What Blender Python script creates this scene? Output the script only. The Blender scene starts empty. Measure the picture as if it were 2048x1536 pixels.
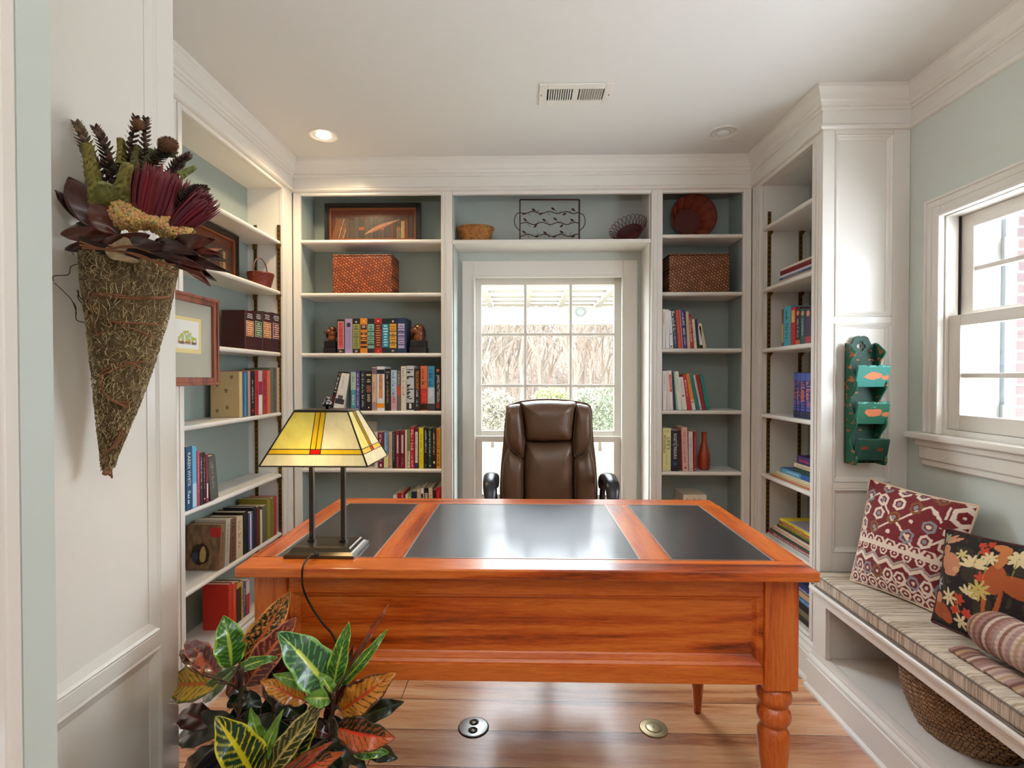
# study room with built-in bookcases, desk and window bench
import math
WORLD = 14.5; CAN = 26; EXPO = 0.42
def ROOM(area):
    RW_ = mat('dim taupe paint of the room behind', (128, 122, 116), .7)
    st('wall_rear', MB().box(-1.9, 1.75, -3.1, -3, 0, HC), RW_); st('wall_left_rear', MB().box(-1.9, -1.8, -3, .59, 0, HC), RW_)
    area('added ceiling bounce fill', (0, -.6, 1.7), (math.radians(180), 0, 0), 1.5, 1.0, 46, (.97, .98, 1))  # added unseen area light aimed at the ceiling to brighten the interior
import bpy, bmesh, math, random
from mathutils import Vector, Matrix, Euler, noise
random.seed(7)
S = bpy.context.scene
C = S.collection
V = Vector
PI = math.pi
# ------------------------------------------------------------ camera
F = 1024.0
H = 1.27
YAW = math.atan(23/F); PIT = math.atan(13/F)
cd = bpy.data.cameras.new('camera'); cam = bpy.data.objects.new('camera', cd); C.objects.link(cam)
cd.sensor_width = 36; cd.lens = 18; cd.clip_start = .02; cd.clip_end = 200
cam.location = (0, 0, H); cam.rotation_euler = (PI/2-PIT, 0, YAW)
S.camera = cam
RM = Euler((PI/2-PIT, 0, YAW)).to_matrix(); O = V((0, 0, H))
def ray(px, py): return RM @ V(((px-1024)/F, -(py-768)/F, -1))
def aY(px, py, y): d = ray(px, py); return O+d*(y/d.y)
def aX(px, py, x): d = ray(px, py); return O+d*(x/d.x)
def aZ(px, py, z): d = ray(px, py); return O+d*((z-H)/d.z)
# ------------------------------------------------------------ materials
def lin(c):
    return tuple(((v/255)/12.92 if v <= 10 else ((v/255+.055)/1.055)**2.4) for v in c[:3])
def nd(m, t, **k):
    n = m.node_tree.nodes.new(t)
    for a, b in k.items(): setattr(n, a, b)
    return n
MC = {}
def mat(name, c=(200, 200, 200), r=.5, metal=0, var=0, scale=8, bump=0, bscale=40, spec=None, coat=0, sheen=0):
    key = (name, c, r, metal, var, bump)
    if key in MC: return MC[key]
    m = bpy.data.materials.new(name); m.use_nodes = True
    b = m.node_tree.nodes['Principled BSDF']; L = m.node_tree.links
    col = lin(c)
    b.inputs['Base Color'].default_value = (*col, 1); b.inputs['Roughness'].default_value = r
    b.inputs['Metallic'].default_value = metal
    if spec is not None: b.inputs['Specular IOR Level'].default_value = spec
    if coat: b.inputs['Coat Weight'].default_value = coat; b.inputs['Coat Roughness'].default_value = .15
    if sheen: b.inputs['Sheen Weight'].default_value = sheen
    if var or bump:
        tc = nd(m, 'ShaderNodeTexCoord')
    if var:
        n = nd(m, 'ShaderNodeTexNoise'); n.inputs['Scale'].default_value = scale; n.inputs['Detail'].default_value = 6
        L.new(tc.outputs['Object'], n.inputs['Vector'])
        mx = nd(m, 'ShaderNodeMix', data_type='RGBA')
        mx.inputs[6].default_value = (*[v*(1-var) for v in col], 1); mx.inputs[7].default_value = (*[min(1, v*(1+var)) for v in col], 1)
        L.new(n.outputs['Fac'], mx.inputs[0]); L.new(mx.outputs[2], b.inputs['Base Color'])
    if bump:
        n = nd(m, 'ShaderNodeTexNoise'); n.inputs['Scale'].default_value = bscale; n.inputs['Detail'].default_value = 4
        L.new(tc.outputs['Object'], n.inputs['Vector'])
        bp = nd(m, 'ShaderNodeBump'); bp.inputs['Strength'].default_value = bump; bp.inputs['Distance'].default_value = .01
        L.new(n.outputs['Fac'], bp.inputs['Height']); L.new(bp.outputs[0], b.inputs['Normal'])
    MC[key] = m
    return m
def vcol(name, r=.6, bump=0, bscale=200, trans=0, sheen=0, coat=0):
    m = bpy.data.materials.new(name); m.use_nodes = True
    b = m.node_tree.nodes['Principled BSDF']; L = m.node_tree.links
    a = nd(m, 'ShaderNodeAttribute', attribute_name='Col')
    L.new(a.outputs['Color'], b.inputs['Base Color']); b.inputs['Roughness'].default_value = r
    if sheen: b.inputs['Sheen Weight'].default_value = sheen
    if coat: b.inputs['Coat Weight'].default_value = coat
    if bump:
        tc = nd(m, 'ShaderNodeTexCoord'); n = nd(m, 'ShaderNodeTexNoise'); n.inputs['Scale'].default_value = bscale
        L.new(tc.outputs['Object'], n.inputs['Vector'])
        bp = nd(m, 'ShaderNodeBump'); bp.inputs['Strength'].default_value = bump; bp.inputs['Distance'].default_value = .004
        L.new(n.outputs['Fac'], bp.inputs['Height']); L.new(bp.outputs[0], b.inputs['Normal'])
    return m
def wood(name, ax, c1, c2, c3, r=.35, s=1.0, coat=.3, knots=True, plank=None):
    """grain running along axis ax"""
    m = bpy.data.materials.new(name); m.use_nodes = True
    b = m.node_tree.nodes['Principled BSDF']; L = m.node_tree.links
    tc = nd(m, 'ShaderNodeTexCoord'); mp = nd(m, 'ShaderNodeMapping')
    sc = [13*s, 13*s, 13*s]; sc[ax] = .9*s
    mp.inputs['Scale'].default_value = sc
    L.new(tc.outputs['Object'], mp.inputs['Vector'])
    vec = mp.outputs['Vector']
    if plank:   # shift the grain board by board along y
        sp = nd(m, 'ShaderNodeSeparateXYZ'); L.new(tc.outputs['Object'], sp.inputs[0])
        d = nd(m, 'ShaderNodeMath', operation='MULTIPLY'); L.new(sp.outputs['Y'], d.inputs[0]); d.inputs[1].default_value = 1/plank
        d2 = nd(m, 'ShaderNodeMath', operation='ADD'); L.new(d.outputs[0], d2.inputs[0]); d2.inputs[1].default_value = 100-1.822/plank
        fl = nd(m, 'ShaderNodeMath', operation='FLOOR'); L.new(d2.outputs[0], fl.inputs[0])
        wn = nd(m, 'ShaderNodeTexWhiteNoise', noise_dimensions='1D'); L.new(fl.outputs[0], wn.inputs['W'])
        vm = nd(m, 'ShaderNodeVectorMath', operation='MULTIPLY_ADD'); L.new(wn.outputs['Color'], vm.inputs[0]); vm.inputs[1].default_value = (30, 30, 30); L.new(vec, vm.inputs[2])
        vec = vm.outputs[0]
    n1 = nd(m, 'ShaderNodeTexNoise'); n1.inputs['Scale'].default_value = .55; n1.inputs['Detail'].default_value = 3; n1.inputs['Distortion'].default_value = .6
    L.new(vec, n1.inputs['Vector'])
    rg = nd(m, 'ShaderNodeMath', operation='MULTIPLY'); L.new(n1.outputs['Fac'], rg.inputs[0]); rg.inputs[1].default_value = 16
    sn = nd(m, 'ShaderNodeMath', operation='SINE'); L.new(rg.outputs[0], sn.inputs[0])
    n2 = nd(m, 'ShaderNodeTexNoise'); n2.inputs['Scale'].default_value = 9; n2.inputs['Detail'].default_value = 9; n2.inputs['Roughness'].default_value = .78
    L.new(vec, n2.inputs['Vector'])
    ad = nd(m, 'ShaderNodeMath', operation='MULTIPLY_ADD'); L.new(sn.outputs[0], ad.inputs[0]); ad.inputs[1].default_value = .2; L.new(n2.outputs['Fac'], ad.inputs[2])
    cr = nd(m, 'ShaderNodeValToRGB'); e = cr.color_ramp.elements
    e[0].position = .25; e[0].color = (*lin(c1), 1); e[1].position = .78; e[1].color = (*lin(c3), 1)
    q = e.new(.5); q.color = (*lin(c2), 1)
    L.new(ad.outputs[0], cr.inputs[0])
    out = cr.outputs[0]
    if plank:
        fr = nd(m, 'ShaderNodeMath', operation='FRACT'); L.new(d2.outputs[0], fr.inputs[0])
        lt = nd(m, 'ShaderNodeMath', operation='LESS_THAN'); L.new(fr.outputs[0], lt.inputs[0]); lt.inputs[1].default_value = .016
        # butt joints, staggered per board
        jx = nd(m, 'ShaderNodeMath', operation='MULTIPLY_ADD'); L.new(wn.outputs['Value'], jx.inputs[0]); jx.inputs[1].default_value = 2.4; L.new(sp.outputs['X'], jx.inputs[2])
        jm = nd(m, 'ShaderNodeMath', operation='MULTIPLY_ADD'); L.new(jx.outputs[0], jm.inputs[0]); jm.inputs[1].default_value = 1/2.4; jm.inputs[2].default_value = 50.13
        jf = nd(m, 'ShaderNodeMath', operation='FRACT'); L.new(jm.outputs[0], jf.inputs[0])
        jl = nd(m, 'ShaderNodeMath', operation='LESS_THAN'); L.new(jf.outputs[0], jl.inputs[0]); jl.inputs[1].default_value = .0012
        mxx = nd(m, 'ShaderNodeMath', operation='MAXIMUM'); L.new(lt.outputs[0], mxx.inputs[0]); L.new(jl.outputs[0], mxx.inputs[1])
        mx = nd(m, 'ShaderNodeMix', data_type='RGBA'); L.new(mxx.outputs[0], mx.inputs[0]); L.new(out, mx.inputs[6]); mx.inputs[7].default_value = (*lin((50, 28, 16)), 1)
        out = mx.outputs[2]
    L.new(out, b.inputs['Base Color'])
    b.inputs['Roughness'].default_value = r
    b.inputs['Coat Weight'].default_value = coat; b.inputs['Coat Roughness'].default_value = .26 if plank else .18
    bp = nd(m, 'ShaderNodeBump'); bp.inputs['Strength'].default_value = .12; bp.inputs['Distance'].default_value = .004
    L.new(ad.outputs[0], bp.inputs['Height']); L.new(bp.outputs[0], b.inputs['Normal'])
    return m
def weave(name, ca, cb, s=60, rot=45, r=.6, axes=(0, 2)):
    """basket weave seen on the plane of two object axes"""
    m = bpy.data.materials.new(name); m.use_nodes = True
    b = m.node_tree.nodes['Principled BSDF']; L = m.node_tree.links
    tc = nd(m, 'ShaderNodeTexCoord'); sp = nd(m, 'ShaderNodeSeparateXYZ'); L.new(tc.outputs['Object'], sp.inputs[0])
    cb_ = nd(m, 'ShaderNodeCombineXYZ'); L.new(sp.outputs[axes[0]], cb_.inputs[0]); L.new(sp.outputs[axes[1]], cb_.inputs[1])
    mp = nd(m, 'ShaderNodeMapping'); mp.inputs['Rotation'].default_value = (0, 0, math.radians(rot)); mp.inputs['Scale'].default_value = (s, s, s)
    L.new(cb_.outputs[0], mp.inputs['Vector'])
    br = nd(m, 'ShaderNodeTexBrick'); br.inputs['Scale'].default_value = 1; br.offset = .5
    br.inputs['Mortar Size'].default_value = .065; br.inputs['Brick Width'].default_value = .62; br.inputs['Row Height'].default_value = .5
    br.inputs['Color1'].default_value = (*lin(ca), 1); br.inputs['Color2'].default_value = (*lin(cb), 1); br.inputs['Mortar'].default_value = (*[v*.10 for v in lin(cb)], 1)
    br.inputs['Mortar Smooth'].default_value = .15
    L.new(mp.outputs[0], br.inputs['Vector'])
    n = nd(m, 'ShaderNodeTexNoise'); n.inputs['Scale'].default_value = 30; L.new(tc.outputs['Object'], n.inputs['Vector'])
    mx = nd(m, 'ShaderNodeMix', data_type='RGBA', blend_type='MULTIPLY'); mx.inputs[0].default_value = .6
    cr = nd(m, 'ShaderNodeValToRGB'); cr.color_ramp.elements[0].position = .3; cr.color_ramp.elements[0].color = (.6, .56, .52, 1); cr.color_ramp.elements[1].position = .65; cr.color_ramp.elements[1].color = (1.3, 1.2, 1.1, 1)
    L.new(n.outputs['Fac'], cr.inputs[0]); L.new(br.outputs['Color'], mx.inputs[6]); L.new(cr.outputs[0], mx.inputs[7])
    L.new(mx.outputs[2], b.inputs['Base Color']); b.inputs['Roughness'].default_value = r
    bp = nd(m, 'ShaderNodeBump', invert=True); bp.inputs['Strength'].default_value = .8; bp.inputs['Distance'].default_value = .004
    L.new(br.outputs['Fac'], bp.inputs['Height']); L.new(bp.outputs[0], b.inputs['Normal'])
    return m
def glass(name='window glass'):
    m = bpy.data.materials.new(name); m.use_nodes = True; nt = m.node_tree; nt.nodes.clear()
    o = nt.nodes.new('ShaderNodeOutputMaterial'); g = nt.nodes.new('ShaderNodeBsdfGlossy'); t = nt.nodes.new('ShaderNodeBsdfTransparent')
    g.inputs['Roughness'].default_value = .02
    lw = nt.nodes.new('ShaderNodeLayerWeight'); lw.inputs[0].default_value = .5; pw = nt.nodes.new('ShaderNodeMath'); pw.operation = 'POWER'; pw.inputs[1].default_value = 4; nt.links.new(lw.outputs['Facing'], pw.inputs[0])
    f = nt.nodes.new('ShaderNodeMath'); f.operation = 'MULTIPLY_ADD'; f.inputs[1].default_value = .6; f.inputs[2].default_value = .03; nt.links.new(pw.outputs[0], f.inputs[0]); mx = nt.nodes.new('ShaderNodeMixShader')
    t.inputs[0].default_value = (.97, .98, .98, 1)
    nt.links.new(f.outputs[0], mx.inputs[0]); nt.links.new(t.outputs[0], mx.inputs[1]); nt.links.new(g.outputs[0], mx.inputs[2]); nt.links.new(mx.outputs[0], o.inputs[0])
    return m
def emit(name, c, s):
    m = bpy.data.materials.new(name); m.use_nodes = True; b = m.node_tree.nodes['Principled BSDF']
    b.inputs['Base Color'].default_value = (*lin(c), 1)
    b.inputs['Emission Color'].default_value = (*lin(c), 1); b.inputs['Emission Strength'].default_value = s
    return m
# ------------------------------------------------------------ mesh builder
class MB:
    def __init__(s): s.v = []; s.f = []; s.mi = []; s.cm = 0; s.c = None; s.sm = []; s.smooth = False
    def add(s, vs, fs, cols=None):
        o = len(s.v); s.v += [tuple(p) for p in vs]
        for f in fs: s.f.append(tuple(i+o for i in f)); s.mi.append(s.cm); s.sm.append(s.smooth)
        if cols is not None or s.c is not None:
            if s.c is None: s.c = [(1, 1, 1)]*o
            s.c += (cols if cols is not None else [(.5, .5, .5)]*len(vs))
        return s
    def box(s, x0, x1, y0, y1, z0, z1, M=None):
        if x0 > x1: x0, x1 = x1, x0
        if y0 > y1: y0, y1 = y1, y0
        if z0 > z1: z0, z1 = z1, z0
        vs = [V((x, y, z)) for z in (z0, z1) for y in (y0, y1) for x in (x0, x1)]
        if M: vs = [M @ p for p in vs]
        return s.add(vs, [(0, 2, 3, 1), (4, 5, 7, 6), (0, 1, 5, 4), (2, 6, 7, 3), (0, 4, 6, 2), (1, 3, 7, 5)])
    def ext(s, pts, o, U, W, D):
        """2-D outline pts in (U,W) from o, extruded along D"""
        o, U, W, D = V(o), V(U), V(W), V(D); n = len(pts)
        if U.cross(W).dot(D) < 0: pts = pts[::-1]
        a = [o+U*p[0]+W*p[1] for p in pts]; b = [p+D for p in a]
        fs = [tuple(range(n-1, -1, -1)), tuple(range(n, 2*n))]+[(i, (i+1) % n, (i+1) % n+n, i+n) for i in range(n)]
        return s.add(a+b, fs)
    def tube(s, pts, r, n=8, cap=True, col=None, flat=1.0):
        pts = [V(p) for p in pts]; m = len(pts); rr = r if isinstance(r, (list, tuple)) else [r]*m
        T = [(pts[min(i+1, m-1)]-pts[max(i-1, 0)]).normalized() for i in range(m)]
        ref = V((0, 0, 1)) if abs(T[0].z) < .9 else V((1, 0, 0))
        N = (ref-T[0]*ref.dot(T[0])).normalized(); vs = []
        for i in range(m):
            N = N-T[i]*N.dot(T[i])
            N = N.normalized() if N.length > 1e-6 else V((1, 0, 0)); B = T[i].cross(N)
            for k in range(n):
                a = 2*PI*k/n; vs.append(pts[i]+(N*math.cos(a)*flat+B*math.sin(a))*rr[i])
        fs = [(i*n+k, i*n+(k+1) % n, (i+1)*n+(k+1) % n, (i+1)*n+k) for i in range(m-1) for k in range(n)]
        if cap: fs += [tuple(range(n-1, -1, -1)), tuple(range((m-1)*n, m*n))]
        sm = s.smooth; s.smooth = True; s.add(vs, fs, [col]*len(vs) if col else None); s.smooth = sm; return s
    def lathe(s, prof, c, n=24, ax='z', sx=1, sy=1, M=None, colf=None, nocap=False):
        vs = []; m = len(prof); c = V(c)
        for r, h in prof:
            for k in range(n):
                a = 2*PI*k/n; p = V((r*math.cos(a)*sx, r*math.sin(a)*sy, h))
                if ax == 'y': p = V((p.x, p.z, p.y))
                if ax == 'x': p = V((p.z, p.y, p.x))
                if M: p = M @ p
                vs.append(c+p)
        fs = [(i*n+k, i*n+(k+1) % n, (i+1)*n+(k+1) % n, (i+1)*n+k) for i in range(m-1) for k in range(n)]
        flat_ = (m == 2 and prof[0][1] == prof[1][1]) or prof[0] == prof[-1] or nocap
        if prof[0][0] > 1e-5 and not flat_: fs.append(tuple(range(n-1, -1, -1)))
        if prof[-1][0] > 1e-5 and not flat_: fs.append(tuple(range((m-1)*n, m*n)))
        sm = s.smooth; s.smooth = True; s.add(vs, fs, [colf(v) for v in vs] if colf else None); s.smooth = sm; return s
    def grid(s, nu, nv, f, col=None, close=False):
        vs = []; cs = [] if col else None
        for j in range(nv+1):
            for i in range(nu+1):
                u, v = i/nu, j/nv; vs.append(f(u, v))
                if col: cs.append(col(u, v))
        w = nu+1
        fs = [(j*w+i, j*w+i+1, (j+1)*w+i+1, (j+1)*w+i) for j in range(nv) for i in range(nu)]
        sm = s.smooth; s.smooth = True; s.add(vs, fs, cs); s.smooth = sm; return s
    def ball(s, c, r, n=10, sc=(1, 1, 1), M=None, col=None):
        c = V(c); vs = []; m = max(4, n//2)
        for j in range(m+1):
            t = PI*j/m
            for k in range(n):
                a = 2*PI*k/n; p = V((math.sin(t)*math.cos(a)*sc[0], math.sin(t)*math.sin(a)*sc[1], math.cos(t)*sc[2]))*r
                if M: p = M @ p
                vs.append(c+p)
        fs = [(j*n+k, (j+1)*n+k, (j+1)*n+(k+1) % n, j*n+(k+1) % n) for j in range(m) for k in range(n)]
        sm = s.smooth; s.smooth = True; s.add(vs, fs, [col]*len(vs) if col else None); s.smooth = sm; return s
    def build(s, name, mats, parent=None, bevel=0, fix=False, solid=0, segs=2):
        me = bpy.data.meshes.new(name); me.from_pydata(s.v, [], s.f)
        if not isinstance(mats, (list, tuple)): mats = [mats]
        for m in mats: me.materials.append(m)
        me.polygons.foreach_set('material_index', s.mi); me.polygons.foreach_set('use_smooth', s.sm)
        if s.c is not None:
            a = me.color_attributes.new('Col', 'FLOAT_COLOR', 'POINT')
            a.data.foreach_set('color', [x for c in s.c for x in (c[0], c[1], c[2], 1)])
        if fix or True:
            bm = bmesh.new(); bm.from_mesh(me)
            bmesh.ops.dissolve_degenerate(bm, dist=1e-7, edges=bm.edges)
            if fix: bmesh.ops.recalc_face_normals(bm, faces=bm.faces)
            bm.to_mesh(me); bm.free()
        o = bpy.data.objects.new(name, me); C.objects.link(o)
        if parent: o.parent = parent
        if bevel:
            b = o.modifiers.new('bevel', 'BEVEL'); b.width = bevel; b.segments = segs; b.limit_method = 'ANGLE'; b.angle_limit = math.radians(40); b.harden_normals = False
        if solid:
            b = o.modifiers.new('solid', 'SOLIDIFY'); b.thickness = solid; b.offset = 0
        return o
def empty(name, loc=(0, 0, 0), rot=(0, 0, 0)):
    o = bpy.data.objects.new(name, None); C.objects.link(o); o.location = loc; o.rotation_euler = rot; o.empty_display_size = .05
    return o
def tag(o, label=None, cat=None, group=None, kind=None):
    if label: o['label'] = label
    if cat: o['category'] = cat
    if group: o['group'] = group
    if kind: o['kind'] = kind
    return o
def thing(name, label, cat, loc=(0, 0, 0), rot=(0, 0, 0), group=None):
    return tag(empty(name, loc, rot), label, cat, group)
def inw(root, o):
    """keep a world-space mesh in place under an Empty that sits elsewhere"""
    o.parent = root; o.matrix_parent_inverse = Matrix.LocRotScale(root.location, root.rotation_euler, None).inverted(); return o
def st(name, mb, m, bevel=0, fix=False):
    o = mb.build(name, m, None, bevel, fix); o['kind'] = 'structure'; return o
# text cache: built while the scene is still empty
TX = {}
def prep(words):
    for w in words:
        cu = bpy.data.curves.new('t', 'FONT'); cu.body = w; cu.resolution_u = 2
        o = bpy.data.objects.new('t', cu); C.objects.link(o)
        dg = bpy.context.evaluated_depsgraph_get()
        me = bpy.data.meshes.new_from_object(o.evaluated_get(dg))
        vs = [v.co.copy() for v in me.vertices]; fs = [tuple(p.vertices) for p in me.polygons]
        bpy.data.objects.remove(o); bpy.data.curves.remove(cu); bpy.data.meshes.remove(me)
        x0 = min(v.x for v in vs); x1 = max(v.x for v in vs); y0 = min(v.y for v in vs); y1 = max(v.y for v in vs)
        TX[w] = ([((v.x-x0)/(x1-x0), (v.y-y0)/(y1-y0)) for v in vs], fs)
def put_text(mb, w, o, U, W, lu, lw):
    """word w from corner o along U (length lu), up W (height lw)"""
    vs, fs = TX[w]; o, U, W = V(o), V(U), V(W)
    mb.add([o+U*(a*lu)+W*(b*lw) for a, b in vs], fs)
prep(["JAMES PATTERSON", "KAREN WHITE", "LIFE'S", "IMPONDERABLES", "ROGET'S", "THESAURUS", "Landscaping", "CROSS", "PELICAN BRIEF"])
# ============================================================ ROOM
XL, XR, YB, HC = -1.242, 1.203, 2.735, 2.43       # faces of the built-ins, ceiling
YW = 2.945                                        # back wall
XW = 1.55                                         # right wall
TRIM = mat('white trim paint', (228, 223, 215), .32, var=.03, scale=3)
WALL = mat('pale green wall paint', (208, 214, 206), .6, bump=.05, bscale=300)
BACK = mat('blue green shelf back paint', (150, 162, 157), .5, bump=.04, bscale=200)
CEIL = mat('ceiling paint', (226, 224, 220), .75, bump=.03, bscale=200)
FLOORM = wood('honey pine floor boards', 0, (156, 92, 56), (204, 140, 94), (222, 172, 128), r=.27, s=1.0, coat=1.0, plank=.1735)
st('floor', MB().box(-1.7, 1.7, -3, 3.1, -.04, 0), FLOORM)
st('ceiling', MB().box(-1.9, 1.75, -3, 3.1, HC, HC+.1), CEIL)
# back wall with window opening
WX0, WX1, WZ0, WZ1 = aY(947, 600, YW).x, aY(1246, 600, YW).x, .52, aY(1047, 553, YW).z
b = MB().box(-1.75, WX0, YW, YW+.14, 0, HC).box(WX1, 1.7, YW, YW+.14, 0, HC).box(WX0, WX1, YW, YW+.14, WZ1, HC).box(WX0, WX1, YW, YW+.14, 0, WZ0)
st('wall_back', b, WALL)
RY0, RY1, RZ0, RZ1 = .95, 1.932, 1.06, 1.872
b = MB().box(XW, XW+.16, RY1, 3.05, 0, HC).box(XW, XW+.16, -3, RY0, 0, HC).box(XW, XW+.16, RY0, RY1, RZ1, HC).box(XW, XW+.16, RY0, RY1, 0, RZ0)
st('wall_right', b, WALL)
st('wall_left', MB().box(-1.75, -1.62, 1.37, 3.05, 0, HC), WALL)
# near opening on the left: green return of the wall with its white casing
ys = aX(40, 768, -.6).y; ye = aX(107, 768, -.6).y
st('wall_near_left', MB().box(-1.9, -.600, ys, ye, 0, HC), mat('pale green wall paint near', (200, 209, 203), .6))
st('trim_1', MB().box(-1.9, -.600, ys-.02, ys-.0002, 0, HC), TRIM, .003)
# panelled end wall that carries the dried arrangement
XP = -.93; YP = 1.351
b = MB().box(-1.7, XP-.012, ys+.06, YP, 0, HC)                       # panel field
b.box(XP-.012, XP, 1.288, YP, 0, HC)
b.box(XP-.012, XP, ys+.06, 1.288, .585, .621).box(XP-.012, XP, ys+.06, 1.288, 0, .14)
st('wall_panel_left', b, TRIM, .002)
b = MB()
def panel_mould(b, x, y0, y1, z0, z1, w=.03, s=1):
    pr = [(0, -.012), (0, -.002), (.006, .002), (.012, -.003), (.022, -.007), (w, -.010), (w, -.012)]
    # mitred frame
    cs = [(y0, z0, 1, 1), (y1, z0, -1, 1), (y1, z1, -1, -1), (y0, z1, 1, -1)]
    n = len(pr); vs = []
    for (y, z, sy, sz) in cs:
        for d, h in pr: vs.append(V((x+h*s, y+d*sy, z+d*sz)))
    fs = [(i*n+k, i*n+k+1, ((i+1) % 4)*n+k+1, ((i+1) % 4)*n+k) for i in range(4) for k in range(n-1)]
    b.add(vs, fs)
panel_mould(b, XP, .3, 1.288, .621, HC+.1)
panel_mould(b, XP, .3, 1.288, .14, .585)
st('trim_2', b, TRIM, fix=True)
# ------------------------------------------------------------ mouldings swept along the built-ins
def sweep(mb, prof, path, z0=0):
    """prof (offset into room, z); path list of (x,y), the room on its right"""
    n = len(prof); m = len(path); vs = []
    P = [V((p[0], p[1], 0)) for p in path]
    for i in range(m):
        d0 = (P[i]-P[i-1]).normalized() if i else (P[1]-P[0]).normalized()
        d1 = (P[i+1]-P[i]).normalized() if i < m-1 else d0
        n0 = V((d0.y, -d0.x, 0)); n1 = V((d1.y, -d1.x, 0)); k = (n0+n1); k = k/(k.dot(n0))
        for d, z in prof: vs.append(P[i]+k*d+V((0, 0, z+z0)))
    fs = [(i*n+k, i*n+k+1, (i+1)*n+k+1, (i+1)*n+k) for i in range(m-1) for k in range(n-1)]
    fs += [tuple(range(n)), tuple(range((m-1)*n, m*n))]
    mb.add(vs, fs)
crown = [(0, 2.262), (.010, 2.264), (.016, 2.270), (.016, 2.277), (.010, 2.283), (.005, 2.286), (.005, 2.338), (.012, 2.341), (.014, 2.349), (.011, 2.353), (.017, 2.357), (.020, 2.368), (.026, 2.374), (.031, 2.395), (.040, 2.412), (.043, 2.415), (.043, 2.43), (0, 2.43)]
YE = 2.097
b = MB(); sweep(b, crown, [(XL, 1.372), (XL, YB), (XR, YB), (XR, YE), (XW, YE), (XW, -3)])
st('trim_3', b, TRIM, fix=True)
# base moulding round the built-ins (left, right) and the bench
base = [(0, 0), (.028, 0), (.028, .012), (.020, .022), (.020, .115), (.016, .12), (.020, .126), (.018, .134), (.010, .146), (.008, .158), (0, .168)]
b = MB(); sweep(b, base, [(XL, 1.372), (XL, YB), (XR, YB), (XR, YE), (1.183, YE), (1.183, -3)])
st('baseboard_1', b, TRIM, fix=True)

# ------------------------------------------------------------ built-in bookcases
BRASS = mat('antique brass', (120, 92, 40), .45, .8)
DARK = mat('dark slot', (30, 24, 14), .8)
def nosing(mb, axis, a0, a1, face, zt, th, depth, sgn):
    """a shelf board: front rounded, running a0..a1; face = front plane, depth goes away from the room"""
    r = th/2; pts = [(0+r*(1-math.cos(t)) if False else r-r*math.sin(t), -r-r*math.cos(t)+0) for t in [PI*k/6 for k in range(7)]]
    pts = [(r-r*math.sin(PI*k/6), -th+r-r*math.cos(PI*k/6)) for k in range(7)]+[(depth, 0), (depth, -th)]
    if axis == 'x': mb.ext(pts, (a0, face, zt), (0, 1, 0), (0, 0, 1), (a1-a0, 0, 0))
    else: mb.ext(pts, (face, a0, zt), (sgn, 0, 0), (0, 0, 1), (0, a1-a0, 0))
def track(parent, p0, horiz, zlo, zhi, shelves):
    """slotted brass standard on an end panel facing the camera; p0=(x,y)"""
    b = MB().box(p0[0]-.008, p0[0]+.008, p0[1]-.005, p0[1], zlo, zhi)
    k = b.build('shelf_standard', BRASS, parent)
    s_ = MB(); z = zlo+.02
    while z < zhi-.01: s_.box(p0[0]-.0035, p0[0]+.0035, p0[1]-.0056, p0[1]-.0048, z, z+.009); z += .024
    s_.build('slot_row', DARK, k)
    for zs in shelves:
        MB().ext([(-.008, -.021), (.012, -.021), (.012, -.027), (-.002, -.05), (-.008, -.05)], (p0[0], p0[1]-.012, zs), (1, 0, 0), (0, 0, 1), (0, .007, 0)).build('shelf_clip', BRASS, parent)
TH = .021
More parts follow.
